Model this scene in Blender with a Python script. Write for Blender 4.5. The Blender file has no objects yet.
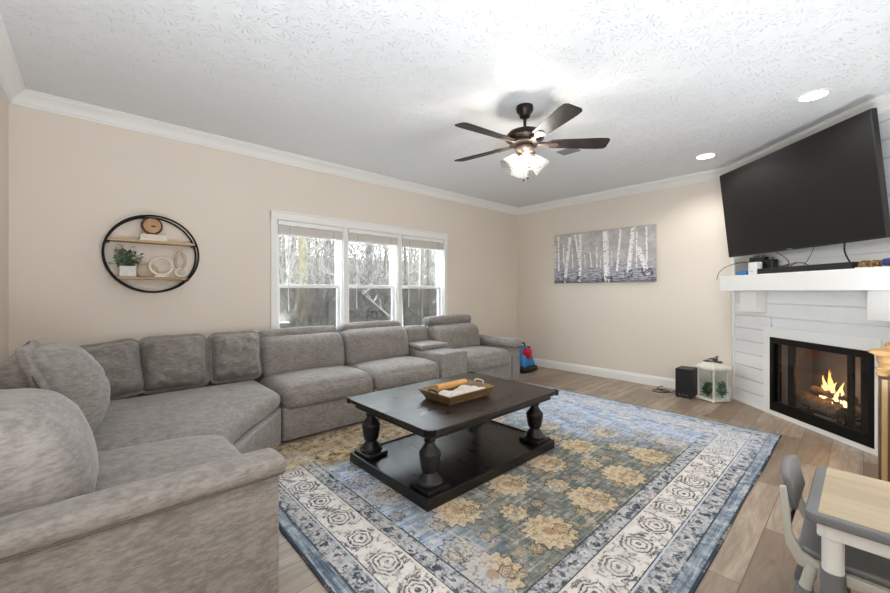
import bpy, bmesh, math, random
from mathutils import Vector, Matrix, noise
SC = bpy.context.scene
COL = SC.collection
PI = math.pi
R = math.radians

# ------------------------------------------------------------------ camera
cam_d = bpy.data.cameras.new('camera')
cam = bpy.data.objects.new('camera', cam_d)
COL.objects.link(cam)
cam.location = (0, 0, 1.27)
cam.rotation_euler = (R(90), 0, R(47.4 - 90))
cam_d.sensor_width = 36
cam_d.lens = 36 * 385 / 890
cam_d.shift_y = -5.0 / 890
cam_d.clip_start = .02
cam_d.clip_end = 300
SC.camera = cam

# ------------------------------------------------------------------ world, light, exposure
SC.view_settings.view_transform = 'Standard'
SC.view_settings.look = 'None'
SC.view_settings.exposure = 1.36
SC.view_settings.gamma = 1
SC.view_settings.use_curve_mapping = False
SC.cycles.use_denoising = True
SC.cycles.max_bounces = 10
SC.cycles.diffuse_bounces = 6
SC.cycles.transparent_max_bounces = 16
SC.cycles.sample_clamp_indirect = 6
SC.cycles.caustics_reflective = False
SC.cycles.caustics_refractive = False
WORLD = 6.2
w = bpy.data.worlds.new('daylight')
SC.world = w
w.use_nodes = True
bg = w.node_tree.nodes['Background']
bg.inputs[0].default_value = (.86, .93, 1.0, 1)
bg.inputs[1].default_value = WORLD
def area_light(name, loc, aim, sx, sy, power, col=(1, 1, 1)):
    d = bpy.data.lights.new(name, 'AREA')
    d.shape = 'RECTANGLE'; d.size = sx; d.size_y = sy; d.energy = power; d.color = col
    o = bpy.data.objects.new(name, d)
    COL.objects.link(o); o.location = loc; o.rotation_euler = Vector(aim).to_track_quat('-Z', 'Y').to_euler()
    return o
# unseen upward fill lights added by near corner and wall, standing in for bounced flash
area_light('bounce_fill', (.3, .3, .64), (0, 0, 1), .8, .8, 30, (.86, .945, 1.06))
area_light('bounce_fill', (2.95, -.28, .58), (0, 0, 1), .7, .2, 10, (.86, .945, 1.06))
FAN_W = 9.5      # each of the fan's four bulbs
CAN_W = 20.0      # each recessed lamp

# ------------------------------------------------------------------ helpers
def lin(c):
    return tuple((v / 255 / 12.92) if v / 255 <= .04045 else ((v / 255 + .055) / 1.055) ** 2.4 for v in c)
class X:
    """tiny expression language over shader math nodes"""
    nt = None
    def __init__(s, v): s.v = v
    @staticmethod
    def op(o, *a, clamp=False):
        n = X.nt.nodes.new('ShaderNodeMath'); n.operation = o; n.use_clamp = clamp
        for i, q in enumerate(a):
            q = q.v if isinstance(q, X) else q
            if isinstance(q, (int, float)): n.inputs[i].default_value = q
            else: X.nt.links.new(q, n.inputs[i])
        return X(n.outputs[0])
    def __add__(s, o): return X.op('ADD', s, o)
    __radd__ = __add__
    def __sub__(s, o): return X.op('SUBTRACT', s, o)
    def __rsub__(s, o): return X.op('SUBTRACT', o, s)
    def __mul__(s, o): return X.op('MULTIPLY', s, o)
    __rmul__ = __mul__
    def __truediv__(s, o): return X.op('DIVIDE', s, o)
    def abs(s): return X.op('ABSOLUTE', s)
    def sin(s): return X.op('SINE', s)
    def sat(s): return X.op('ADD', s, 0, clamp=True)
    def lt(s, o): return X.op('LESS_THAN', s, o)
    def gt(s, o): return X.op('GREATER_THAN', s, o)
    def mn(s, o): return X.op('MINIMUM', s, o)
    def mx(s, o): return X.op('MAXIMUM', s, o)
    def fr(s): return X.op('FRACT', s)
    def fl(s): return X.op('FLOOR', s)
    def sq(s): return X.op('SQRT', s)
    def ss(s, a, b):  # smoothstep a->b
        n = X.nt.nodes.new('ShaderNodeMapRange'); n.interpolation_type = 'SMOOTHSTEP'
        X.nt.links.new(s.v, n.inputs[0]); n.inputs[1].default_value = a; n.inputs[2].default_value = b
        return X(n.outputs[0])
def atan2(a, b): return X.op('ARCTAN2', a, b)
def xcoord(kind='Object'):
    t = X.nt.nodes.new('ShaderNodeTexCoord'); s = X.nt.nodes.new('ShaderNodeSeparateXYZ')
    X.nt.links.new(t.outputs[kind], s.inputs[0])
    return X(s.outputs[0]), X(s.outputs[1]), X(s.outputs[2])
def xvec(a, b, c=0.0):
    n = X.nt.nodes.new('ShaderNodeCombineXYZ')
    for i, q in enumerate((a, b, c)):
        q = q.v if isinstance(q, X) else q
        if isinstance(q, (int, float)): n.inputs[i].default_value = q
        else: X.nt.links.new(q, n.inputs[i])
    return n.outputs[0]
def xnoise(vec, scale, detail=3.0, rough=.55, dist=0.0):
    n = X.nt.nodes.new('ShaderNodeTexNoise'); n.inputs['Scale'].default_value = scale
    n.inputs['Detail'].default_value = detail; n.inputs['Roughness'].default_value = rough
    n.inputs['Distortion'].default_value = dist
    if vec is not None: X.nt.links.new(vec, n.inputs['Vector'])
    return X(n.outputs[0])
def xwhite(vec):
    n = X.nt.nodes.new('ShaderNodeTexWhiteNoise'); n.noise_dimensions = '3D'
    X.nt.links.new(vec, n.inputs['Vector'])
    return X(n.outputs['Value'])
def xmix(fac, a, b):
    n = X.nt.nodes.new('ShaderNodeMix'); n.data_type = 'RGBA'
    for i, q in ((0, fac), (6, a), (7, b)):
        q = q.v if isinstance(q, X) else q
        if isinstance(q, (int, float)): n.inputs[i].default_value = q
        elif isinstance(q, tuple): n.inputs[i].default_value = (*q, 1)
        else: X.nt.links.new(q, n.inputs[i])
    return n.outputs[2]
def start(name, rough=.5, metal=0.0, color=None, spec=None):
    m = bpy.data.materials.new(name); m.use_nodes = True
    X.nt = m.node_tree
    p = m.node_tree.nodes['Principled BSDF']
    p.inputs['Roughness'].default_value = rough; p.inputs['Metallic'].default_value = metal
    if color: p.inputs['Base Color'].default_value = (*color, 1)
    if spec is not None: p.inputs['Specular IOR Level'].default_value = spec
    return m, p
def setc(p, sock, name='Base Color'):
    X.nt.links.new(sock.v if isinstance(sock, X) else sock, p.inputs[name])
def bump(p, h, strength=.3, dist=.01):
    b = X.nt.nodes.new('ShaderNodeBump'); b.inputs['Strength'].default_value = strength; b.inputs['Distance'].default_value = dist
    X.nt.links.new(h.v if isinstance(h, X) else h, b.inputs['Height'])
    X.nt.links.new(b.outputs[0], p.inputs['Normal'])
def simple(name, rgb, rough=.5, metal=0.0, var=.06, scale=8.0, bmp=0.0, bscale=60.0, spec=None):
    c = lin(rgb); m, p = start(name, rough, metal, c, spec)
    x, y, z = xcoord(); v = xvec(x, y, z)
    if var:
        n = xnoise(v, scale)
        setc(p, xmix(n.ss(.3, .7), tuple(q * (1 - var) for q in c), tuple(min(1, q * (1 + var)) for q in c)))
    if bmp: bump(p, xnoise(v, bscale), bmp, .004)
    return m
def wood(name, a, b, rough=.45, along=0, scale=1.0, bmp=.08, spec=None):
    m, p = start(name, rough, spec=spec)
    q = list(xcoord())
    k = [14.0 * scale] * 3; k[along] = 1.2 * scale
    v = xvec(q[0] * k[0], q[1] * k[1], q[2] * k[2])
    n = xnoise(v, 1.0, 5, .6, .6); n2 = xnoise(v, 5.0, 3, .6)
    f = (n * .75 + n2 * .25).ss(.32, .68)
    setc(p, xmix(f, lin(a), lin(b)))
    if bmp: bump(p, f, bmp, .002)
    return m
def emit(name, rgb, s):
    m = bpy.data.materials.new(name); m.use_nodes = True; nt = m.node_tree
    nt.nodes.clear(); e = nt.nodes.new('ShaderNodeEmission'); o = nt.nodes.new('ShaderNodeOutputMaterial')
    e.inputs[0].default_value = (*rgb, 1); e.inputs[1].default_value = s; nt.links.new(e.outputs[0], o.inputs[0])
    return m
def glass(name, tint=(1, 1, 1), refl=.08, diff=0.0, diffc=(.9, .9, .9)):
    """thin pane: see-through with a little mirror and optionally some milkiness"""
    m = bpy.data.materials.new(name); m.use_nodes = True; nt = m.node_tree
    nt.nodes.clear(); o = nt.nodes.new('ShaderNodeOutputMaterial')
    t = nt.nodes.new('ShaderNodeBsdfTransparent'); t.inputs[0].default_value = (*tint, 1)
    g = nt.nodes.new('ShaderNodeBsdfGlossy'); g.inputs['Roughness'].default_value = .03
    mx = nt.nodes.new('ShaderNodeMixShader'); mx.inputs[0].default_value = refl
    nt.links.new(t.outputs[0], mx.inputs[1]); nt.links.new(g.outputs[0], mx.inputs[2])
    out = mx
    if diff:
        d = nt.nodes.new('ShaderNodeBsdfTranslucent'); d.inputs[0].default_value = (*diffc, 1)
        m2 = nt.nodes.new('ShaderNodeMixShader'); m2.inputs[0].default_value = diff
        nt.links.new(mx.outputs[0], m2.inputs[1]); nt.links.new(d.outputs[0], m2.inputs[2]); out = m2
    nt.links.new(out.outputs[0], o.inputs[0])
    return m

ORG = {}
def thing(name, label, cat, loc=(0, 0, 0), rotz=0.0, group=None, world=True, kind=None):
    o = bpy.data.objects.new(name, None); COL.objects.link(o)
    o.location = loc; o.rotation_euler = (0, 0, rotz); o.empty_display_size = .1
    if label: o['label'] = label
    if cat: o['category'] = cat
    if group: o['group'] = group
    if kind: o['kind'] = kind
    ORG[o.name] = Vector(loc) if world else Vector((0, 0, 0))
    return o
def part(name, bm, m, parent=None, smooth=True, angle=40, label=None):
    """one mesh object; a child's shape is given in the room's coordinates and moved to its thing's base"""
    if parent is not None:
        L = ORG[parent.name]
        bmesh.ops.translate(bm, verts=bm.verts, vec=-L)
    bmesh.ops.recalc_face_normals(bm, faces=bm.faces)
    me = bpy.data.meshes.new(name); bm.to_mesh(me); bm.free()
    me.materials.append(m)
    if smooth:
        me.polygons.foreach_set('use_smooth', [True] * len(me.polygons))
        try: me.set_sharp_from_angle(angle=R(angle))
        except Exception: pass
    o = bpy.data.objects.new(name, me); COL.objects.link(o)
    if parent is not None:
        o.parent = parent; ORG[o.name] = ORG[parent.name]
    if label: o['label'] = label
    return o
def struct(name, bm, m, parent=None, smooth=False):
    o = part(name, bm, m, parent, smooth)
    if parent is None: o['kind'] = 'structure'
    return o
def solo(name, bm, m, label, cat, group=None, kind=None, smooth=True, base=None):
    """a thing that is one mesh; its origin sits at its base"""
    if base is not None: bmesh.ops.translate(bm, verts=bm.verts, vec=-Vector(base))
    o = part(name, bm, m, None, smooth)
    if base is not None: o.location = base
    o['label'] = label; o['category'] = cat
    if group: o['group'] = group
    if kind: o['kind'] = kind
    return o
def copy_tree(o, loc=None, rotz=None, parent=None, label=None):
    c = o.copy(); COL.objects.link(c)
    if parent: c.parent = parent
    if loc is not None: c.location = loc
    if rotz is not None: c.rotation_euler = (0, 0, rotz)
    if label: c['label'] = label
    for ch in list(o.children): copy_tree(ch, parent=c)
    return c
def B(): return bmesh.new()
def box(bm, x0, x1, y0, y1, z0, z1, bev=0.0, seg=2, mtx=None):
    t = bmesh.new()
    bmesh.ops.create_cube(t, size=1)
    for v in t.verts:
        v.co = Vector((x0 + (v.co.x + .5) * (x1 - x0), y0 + (v.co.y + .5) * (y1 - y0), z0 + (v.co.z + .5) * (z1 - z0)))
    if bev: bmesh.ops.bevel(t, geom=t.edges[:], offset=bev, segments=seg, affect='EDGES', profile=.5)
    merge(bm, t, mtx)
    return bm
def merge(bm, t, mtx=None):
    if mtx is not None: bmesh.ops.transform(t, matrix=mtx, verts=t.verts)
    vs = [bm.verts.new(v.co) for v in t.verts]
    for i, v in enumerate(t.verts): v.index = i
    for f in t.faces:
        try: bm.faces.new([vs[v.index] for v in f.verts])
        except ValueError: pass
    t.free()
def lathe(bm, prof, n=24, center=(0, 0, 0), mtx=None, cap=True):
    t = bmesh.new(); rings = []
    for r, z in prof:
        rings.append([t.verts.new((center[0] + r * math.cos(2 * PI * i / n), center[1] + r * math.sin(2 * PI * i / n), center[2] + z)) for i in range(n)])
    for a, b in zip(rings, rings[1:]):
        for i in range(n): t.faces.new((a[i], a[(i + 1) % n], b[(i + 1) % n], b[i]))
    if cap:
        t.faces.new(rings[0][::-1]); t.faces.new(rings[-1])
    merge(bm, t, mtx)
    return bm
def tube(bm, pts, r, n=8, closed=False, cap=True, smoothit=0):
    pts = [Vector(p) for p in pts]
    for _ in range(smoothit):
        q = [pts[0]]
        for a, b in zip(pts, pts[1:]): q += [a * .75 + b * .25, a * .25 + b * .75]
        q.append(pts[-1]); pts = q
    rad = r if isinstance(r, (list, tuple)) else [r] * len(pts)
    if len(rad) != len(pts): rad = [rad[min(len(rad) - 1, int(i * len(rad) / len(pts)))] for i in range(len(pts))]
    rings = []; up = None
    for i, p in enumerate(pts):
        a = pts[i - 1] if (i > 0 or closed) else p
        b = pts[(i + 1) % len(pts)] if (i < len(pts) - 1 or closed) else p
        d = (b - a)
        d = d.normalized() if d.length > 1e-9 else Vector((0, 0, 1))
        if up is None:
            up = d.orthogonal().normalized()
        up = (up - d * up.dot(d))
        up = up.normalized() if up.length > 1e-6 else d.orthogonal().normalized()
        s = d.cross(up)
        rings.append([bm.verts.new(p + (up * math.cos(2 * PI * k / n) + s * math.sin(2 * PI * k / n)) * rad[i]) for k in range(n)])
    m = len(rings)
    for i in range(m if closed else m - 1):
        a, b = rings[i], rings[(i + 1) % m]
        for k in range(n): bm.faces.new((a[k], a[(k + 1) % n], b[(k + 1) % n], b[k]))
    if cap and not closed:
        bm.faces.new(rings[0][::-1]); bm.faces.new(rings[-1])
    return bm
def prism(bm, poly, axis, a, b, bev=0.0):
    """extrude a 2D outline along axis (0,1,2) from a to b"""
    t = bmesh.new()
    def P(u, v, w): return ((w, u, v), (u, w, v), (u, v, w))[axis]
    lo = [t.verts.new(P(u, v, a)) for u, v in poly]; hi = [t.verts.new(P(u, v, b)) for u, v in poly]
    n = len(poly)
    t.faces.new(lo); t.faces.new(hi[::-1])
    for i in range(n): t.faces.new((lo[i], hi[i], hi[(i + 1) % n], lo[(i + 1) % n]))
    bmesh.ops.recalc_face_normals(t, faces=t.faces)
    if bev: bmesh.ops.bevel(t, geom=t.edges[:], offset=bev, segments=3, affect='EDGES', profile=.5)
    merge(bm, t)
    return bm
def ball(bm, c, r, n=12, mtx=None):
    t = bmesh.new(); bmesh.ops.create_uvsphere(t, u_segments=n * 2, v_segments=n, radius=1)
    r = r if isinstance(r, (tuple, list)) else (r, r, r)
    for v in t.verts: v.co = Vector((v.co.x * r[0], v.co.y * r[1], v.co.z * r[2]))
    if mtx is not None: bmesh.ops.transform(t, matrix=mtx, verts=t.verts)
    bmesh.ops.translate(t, verts=t.verts, vec=c)
    merge(bm, t)
    return bm
def cushion(bm, size, loc, rot=(0, 0, 0), r=.07, puff=(.0, .0, .03), n=18, wr=.004, wf=(6, 6, 6), seed=0, fold=0.0, shape=None):
    """soft padded block: rounded edges, domed faces, gentle creases"""
    t = bmesh.new(); bmesh.ops.create_cube(t, size=2)
    bmesh.ops.subdivide_edges(t, edges=t.edges[:], cuts=n, use_grid_fill=True)
    h = Vector(size) * .5
    for v in t.verts:
        p = Vector([q * (1.5 - .5 * q * q) for q in v.co])
        q = Vector([p[i] * h[i] for i in range(3)])
        inn = Vector([max(-(h[i] - r), min(h[i] - r, q[i])) for i in range(3)])
        d = q - inn
        if d.length > 1e-9: q = inn + d.normalized() * r
        g = [1 - min(1, abs(c)) ** 2 for c in p]
        q.x += (1 if p.x > 0 else -1) * puff[0] * g[1] * g[2] * abs(p.x)
        q.y += (1 if p.y > 0 else -1) * puff[1] * g[0] * g[2] * abs(p.y)
        q.z += (1 if p.z > 0 else -1) * puff[2] * g[0] * g[1] * abs(p.z)
        if shape: q = shape(q, p)
        s = Vector((q.x * wf[0] + seed * 7.1, q.y * wf[1] + seed * 3.3, q.z * wf[2] - seed))
        nd = q.normalized() if q.length > 1e-6 else Vector((0, 0, 1))
        q += nd * wr * (noise.noise(s) + .5 * noise.noise(s * 2.3))
        if fold:
            edge = max(abs(p.x), abs(p.y) if h.y < h.x * 2 else abs(p.x), abs(p.z))
            e = max(0, (edge - .45) / .55)
            q.y += (1 if p.y > 0 else -1) * (1 - max(abs(p.x), abs(p.z)) ** 8) * fold * (e * noise.noise(Vector((q.x * 24 + seed, 0, q.z * 24))) * 1.6 + .5 * noise.noise(Vector((q.x * 7 + q.z * 5, seed, q.z * 4 - q.x * 3))))
        v.co = q
    import mathutils
    M = Matrix.Translation(loc) @ mathutils.Euler(rot).to_matrix().to_4x4()
    merge(bm, t, M)
    return bm

# ------------------------------------------------------------------ materials
M = {}
M['wall'] = simple('wall_paint', (226, 216, 203), .7, var=.012, scale=1.5, bmp=.04, bscale=180)
M['white'] = simple('white_trim_paint', (236, 235, 232), .4, var=.01, scale=3)
M['shiplap'] = simple('white_shiplap_paint', (230, 230, 230), .45, var=.015, scale=4)
def ceiling_mat():
    m, p = start('textured_ceiling', .85, color=lin((226, 227, 227)))
    x, y, z = xcoord()
    v = xvec(x, y, 0.0)
    vo = X.nt.nodes.new('ShaderNodeTexVoronoi'); vo.inputs['Scale'].default_value = 6.5
    X.nt.links.new(v, vo.inputs['Vector'])
    sp = X.nt.nodes.new('ShaderNodeSeparateXYZ'); X.nt.links.new(vo.outputs['Position'], sp.inputs[0])
    lx = x - X(sp.outputs[0]); ly = y - X(sp.outputs[1])
    cr = X.nt.nodes.new('ShaderNodeSeparateColor'); X.nt.links.new(vo.outputs['Color'], cr.inputs[0])
    rnd = X(cr.outputs[0])
    nz = xnoise(v, 20, 2)
    th = atan2(ly, lx) + rnd * 6.28
    r = (lx * lx + ly * ly).sq()
    rays = ((th * 13.0 + nz * 6.0).sin()).ss(.2, .9)
    brk = xnoise(v, 38, 2).ss(.42, .62)
    msk = r.ss(.012, .035) * (1 - r.ss(.065, .095))
    h = rays * msk * brk + xnoise(v, 90, 2) * .15
    bump(p, h, .75, .007)
    return m
M['ceiling'] = ceiling_mat()
def floor_mat():
    m, p = start('oak_plank_floor', .38, spec=.5)
    x, y, z = xcoord()
    W, L = .18, 1.22
    row = (y / W).fl()
    off = xwhite(xvec(row, 3.7, 0.0))
    xs = x / L + off
    pl = xs.fl(); rnd = xwhite(xvec(row, pl, 5.0))
    fy = (y / W).fr(); fx = xs.fr()
    gap = (fy.mn(1 - fy) * W).mn(fx.mn(1 - fx) * L)
    g = gap.ss(.0005, .003)
    v = xvec(x * 1.6 + rnd * 30, y * 13.0 + rnd * 60, rnd * 9)
    n = xnoise(v, 1.0, 5, .62, 1.6); n2 = xnoise(v, 6.0, 4, .6)
    kn = xnoise(xvec(x * 3 + rnd * 11, y * 8, rnd * 5), 1.0, 2).ss(.64, .76)
    base = xmix(rnd, lin((138, 120, 103)), lin((184, 168, 150)))
    dark = xmix((n * .7 + n2 * .3).ss(.34, .66), lin((104, 86, 70)), base)
    mixed = xmix(.62, base, dark)
    mixed = xmix(kn * .55, mixed, lin((78, 60, 46)))
    setc(p, xmix(g, lin((84, 70, 58)), mixed))
    setc(p, (n2 * .14 + .33), 'Roughness')
    bump(p, g * .8 + n2 * .12, .25, .002)
    return m
M['floor'] = floor_mat()
def velvet():
    m, p = start('taupe_velvet', .85)
    x, y, z = xcoord(); v = xvec(x, y, z)
    n = xnoise(v, 9.0, 5, .65, .4); n2 = xnoise(xvec(x * 26, y * 26, z * 80), 1.0, 3, .7)
    f = (n * .35 + n2 * .65).ss(.36, .64)
    setc(p, xmix(f, lin((120, 114, 110)), lin((150, 144, 139))))
    p.inputs['Sheen Weight'].default_value = .35
    p.inputs['Sheen Roughness'].default_value = .4
    p.inputs['Sheen Tint'].default_value = (.9, .88, .9, 1)
    bump(p, xnoise(v, 9, 4, .6) * .35 + xnoise(v, 260, 1) * .25, .3, .005)
    return m
M['sofa'] = velvet()
M['dark_fabric'] = simple('dark_lining', (60, 55, 52), .9)  # plain dark lining cloth
M['piping'] = simple('sofa_piping', (96, 89, 85), .8)
def black_wood(name, a, b, axis, ends=None):
    m, p = start(name, .34, spec=.4)
    x, y, z = xcoord()
    u, w_ = (x, y) if axis == 0 else (y, x)
    v = xvec(u * 22.0, w_ * 3.0, z * 22.0)
    n = xnoise(v, 1.0, 5, .65, .5)
    fr = (u / .155 + .5).fr(); gap = fr.mn(1 - fr).ss(.004, .022)
    if ends:
        gap = gap.mx(x.abs().gt(ends)) * (x.abs() - ends).abs().ss(.001, .004)
    c = xmix(n.ss(.35, .75), lin(a), lin(b))
    setc(p, xmix(gap, lin((8, 7, 7)), c))
    setc(p, n * .2 + .2, 'Roughness')
    bump(p, gap * .9 + n * .15, .4, .003)
    return m
M['blackplank'] = black_wood('black_stained_wood', (13, 12, 12), (28, 25, 24), 0)
M['topplank'] = black_wood('dark_stained_wood', (32, 27, 25), (58, 50, 45), 1, .58)
M['blackwood'] = wood('black_turned_wood', (13, 12, 12), (27, 24, 23), .36, 2)
M['blackmetal'] = simple('black_metal', (18, 17, 17), .4, .6, var=.1)
M['bronze'] = simple('oil_rubbed_bronze', (46, 39, 35), .38, .75, var=.1)
M['bronzelight'] = simple('brushed_nickel_bronze', (128, 112, 100), .35, .8, var=.08)
M['blade'] = wood('dark_walnut_blade', (34, 29, 27), (52, 45, 41), .5, 0, spec=.25)
M['oak'] = wood('light_oak', (166, 130, 92), (196, 162, 120), .55, 0)
M['bark'] = simple('tree_bark', (88, 52, 34), .85, var=.2, scale=40)
M['slice'] = wood('log_slice_face', (170, 128, 92), (202, 162, 122), .7, 2)
M['cream'] = simple('cream_ceramic', (222, 212, 196), .5, var=.03)
M['beige'] = simple('beige_stoneware', (190, 174, 150), .7, var=.06, scale=30)
M['paper'] = simple('white_cover', (226, 216, 202), .7, var=.03)
M['leaf'] = simple('plant_leaf', (92, 112, 84), .5, var=.35, scale=30)
M['moss'] = simple('moss_foliage', (52, 96, 46), .7, var=.4, scale=40)
M['plaster'] = simple('white_pot', (214, 212, 208), .7, var=.05, scale=30)
M['blind'] = simple('pale_grey_blind', (222, 216, 208), .7, var=.03)
M['vinyl'] = simple('white_window_vinyl', (240, 241, 242), .35, var=.01)
M['pane'] = glass('window_glass', (.97, .99, .98), .04)
M['screen'] = glass('insect_screen', (.62, .62, .62), .02)
M['tvscreen'] = simple('television_screen', (20, 19, 18), .42, var=.0, spec=.35)
M['blackplastic'] = simple('black_plastic', (20, 20, 21), .45, var=.05)
M['greyplastic'] = simple('mid_grey_plastic', (112, 114, 116), .5, var=.03)
M['silver'] = simple('silver_plastic', (150, 152, 155), .35, .4, var=.03)
M['whiteplastic'] = simple('white_plastic', (226, 226, 224), .45, var=.02)
M['palegrey'] = simple('pale_grey_plastic', (182, 180, 172), .5, var=.03)
M['blue'] = simple('blue_plastic', (30, 120, 184), .45, var=.05)
M['red'] = simple('red_plastic', (198, 30, 48), .45, var=.05)
M['navy'] = simple('navy_fabric', (34, 44, 96), .7, var=.1)
M['gold'] = simple('gold_metal', (150, 116, 70), .35, .7, var=.3, scale=50)
M['cable'] = simple('black_cable', (22, 22, 24), .5, var=0)
M['yellowcable'] = simple('yellow_cable', (150, 128, 50), .5, var=0)
M['firebox'] = simple('soot_lined_firebox', (134, 138, 144), .85, var=.12, scale=5)
M['log'] = simple('ceramic_log_bark', (120, 98, 78), .9, var=.5, scale=25, bmp=.8, bscale=40)
M['logend'] = simple('ceramic_log_end', (170, 152, 130), .9, var=.35, scale=40)
M['ember'] = simple('ember_gravel', (58, 50, 44), .9, var=.5, scale=60)
M['fireglass'] = glass('fireplace_glass', (.86, .86, .88), .05)
M['lanternglass'] = glass('lantern_glass', (.95, .98, .98), .05)
M['antique'] = simple('chalky_white_metal', (222, 218, 208), .55, var=.06, scale=25)
M['pewter'] = simple('dark_pewter', (92, 88, 82), .5, .4, var=.3, scale=60)
M['traywood'] = wood('honey_tray_wood', (100, 76, 44), (142, 112, 72), .5, 0)
M['rollwood'] = wood('rolled_beech', (190, 138, 78), (216, 168, 106), .45, 0)
M['linen'] = simple('white_linen', (204, 199, 192), .9, var=.06, scale=30)
M['maple'] = wood('maple_laminate', (176, 160, 132), (200, 184, 156), .42, 1, .7, bmp=.0)
M['cabinet'] = wood('brown_wood', (92, 66, 40), (124, 92, 58), .5, 2)
M['cabinetedge'] = wood('pale_wood_edge', (168, 140, 98), (192, 164, 122), .5, 2)
M['tan'] = wood('tan_wicker', (156, 118, 72), (202, 164, 112), .75, 1, 3.0, bmp=.3)
M['trunk'] = simple('grey_brown_bark', (66, 60, 55), .9, var=.35, scale=6, bmp=.6, bscale=18)
M['mossytrunk'] = simple('ivy_grown_bark', (80, 74, 56), .9, var=.4, scale=8, bmp=.6, bscale=18)
M['birch'] = simple('pale_birch_bark', (160, 155, 148), .8, var=.12, scale=9)
M['twig'] = simple('bare_twigs', (92, 87, 82), .9, var=.35, scale=3)
M['leaflitter'] = simple('leaf_litter', (76, 72, 68), .95, var=.3, scale=2, bmp=.6, bscale=6)

# ------------------------------------------------------------------ the room
XL, XF, YW, YR, H = -.44, 5.60, 4.20, -.42, 2.74
bm = B(); box(bm, -.6, 5.8, -.6, 4.35, -.1, 0); struct('floor', bm, M['floor'])
bm = B(); box(bm, -.6, 5.8, -.6, 4.35, H, H + .1); struct('ceiling', bm, M['ceiling'])
# window wall, with the opening cut out
OX0, OX1, OZ0, OZ1 = 1.447, 3.83, .72, 2.03
bm = B()
for a in ((XL - .15, OX0, 0, H), (OX1, XF + .15, 0, H), (OX0, OX1, 0, OZ0), (OX0, OX1, OZ1, H)):
    box(bm, a[0], a[1], YW, YW + .15, a[2], a[3])
struct('wall_back', bm, M['wall'])
bm = B(); box(bm, XL - .15, XL, YR, YW, 0, H); struct('wall_left', bm, M['wall'])
bm = B(); box(bm, XF, XF + .15, -.6, YW, 0, H); struct('wall_far', bm, M['wall'])
# diagonal fireplace wall: s runs along it from the far wall, d comes out of it
SQ = math.sqrt(.5)
C0 = Vector((5.60, 1.05, 0))
def D(s, d, z): return Vector((C0.x - s * SQ - d * SQ, C0.y - s * SQ + d * SQ, z))
MD = Matrix(((-SQ, -SQ, 0, C0.x), (-SQ, SQ, 0, C0.y), (0, 0, 1, 0), (0, 0, 0, 1)))
def dbox(bm, s0, s1, d0, d1, z0, z1, bev=0.0): return box(bm, s0, s1, d0, d1, z0, z1, bev, mtx=MD)
SW = 2.06
FS0, FS1, FZ0, FZ1 = .563, 1.578, .045, .80
bm = B()
z = 0.0
BH = .1425
while z < H - .01:      # the boards, with a shadow gap between them
    z1 = min(H, z + BH)
    if z < FZ1 + .09:
        zc = min(z1, FZ1 + .09)
        for s0, s1 in ((0, FS0 - .005), (FS1 + .005, SW)): dbox(bm, s0, s1, -.06, 0, z + .006, z1, .002)
        if zc < z1: pass
    else: dbox(bm, 0, SW, -.06, 0, z + .006, z1, .002)
    z = z1
dbox(bm, 0, FS0, -.075, -.018, 0, H); dbox(bm, FS1, SW, -.075, -.018, 0, H); dbox(bm, FS0, FS1, -.075, -.018, FZ1, H); dbox(bm, FS0, FS1, -.075, 0, 0, FZ0)
struct('wall_diagonal', bm, M['shiplap'])
bm = B()                 # flat casing round the firebox, and the corner board
dbox(bm, FS0 - .085, FS0, 0, .014, 0, FZ1 + .10, .002)
dbox(bm, FS1, FS1 + .045, 0, .014, 0, FZ1 + .10, .002)
dbox(bm, FS0, FS1, 0, .014, FZ1, FZ1 + .10, .002)
dbox(bm, FS0, FS1, 0, .014, 0, FZ0, .002)
dbox(bm, .0, .035, 0, .012, 0, H - .1, .002)
struct('trim_1', bm, M['white'])
E1 = D(SW, 0, 0)
bm = B(); box(bm, XL - .15, E1.x + .05, YR - .15, YR, 0, H); struct('wall_right', bm, M['wall'])
# crown moulding: a profile swept along each wall
CP = [(0, -.105), (.012, -.105), (.014, -.092), (.022, -.086), (.03, -.066), (.05, -.042), (.068, -.03), (.076, -.022), (.078, -.012), (.09, -.010), (.09, 0), (0, 0)]
def mould(name, path, prof, zt, mat):
    bm = B(); n = len(path); rings = []
    for i, p in enumerate(path):
        p = Vector(p)
        ns = []
        if i > 0: d = (Vector(path[i]) - Vector(path[i - 1])).normalized(); ns.append(Vector((d.y, -d.x)))
        if i < n - 1: d = (Vector(path[i + 1]) - Vector(path[i])).normalized(); ns.append(Vector((d.y, -d.x)))
        m = ns[0] if len(ns) == 1 else (ns[0] + ns[1]) / (1 + ns[0].dot(ns[1]))
        rings.append([bm.verts.new((p.x + m.x * a, p.y + m.y * a, zt + b)) for a, b in prof])
    k = len(prof)
    for a, b in zip(rings, rings[1:]):
        for j in range(k): bm.faces.new((a[j], a[(j + 1) % k], b[(j + 1) % k], b[j]))
    bm.faces.new(rings[0]); bm.faces.new(rings[-1][::-1])
    o = part(name, bm, mat, None, True, 30); o['kind'] = 'structure'
    return o
mould('trim_2', [(XL, YR), (XL, YW), (XF, YW), (XF, 1.05), (E1.x, E1.y), (E1.x, YR), (XL + .001, YR)], CP, H, M['white'])
BP = [(0, 0), (.016, 0), (.016, .095), (.013, .108), (.008, .116), (.006, .128), (0, .13)]
mould('baseboard_left', [(XL, YR), (XL, YW - .001)], BP, 0, M['white'])
mould('baseboard_back', [(XL, YW), (XF - .001, YW)], BP, 0, M['white'])
mould('baseboard_far', [(XF, YW), (XF, 1.06)], BP, 0, M['white'])
bm = B(); dbox(bm, .035, FS0 - .085, 0, .010, 0, .03, .002); struct('baseboard_diagonal', bm, M['white'])

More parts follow.
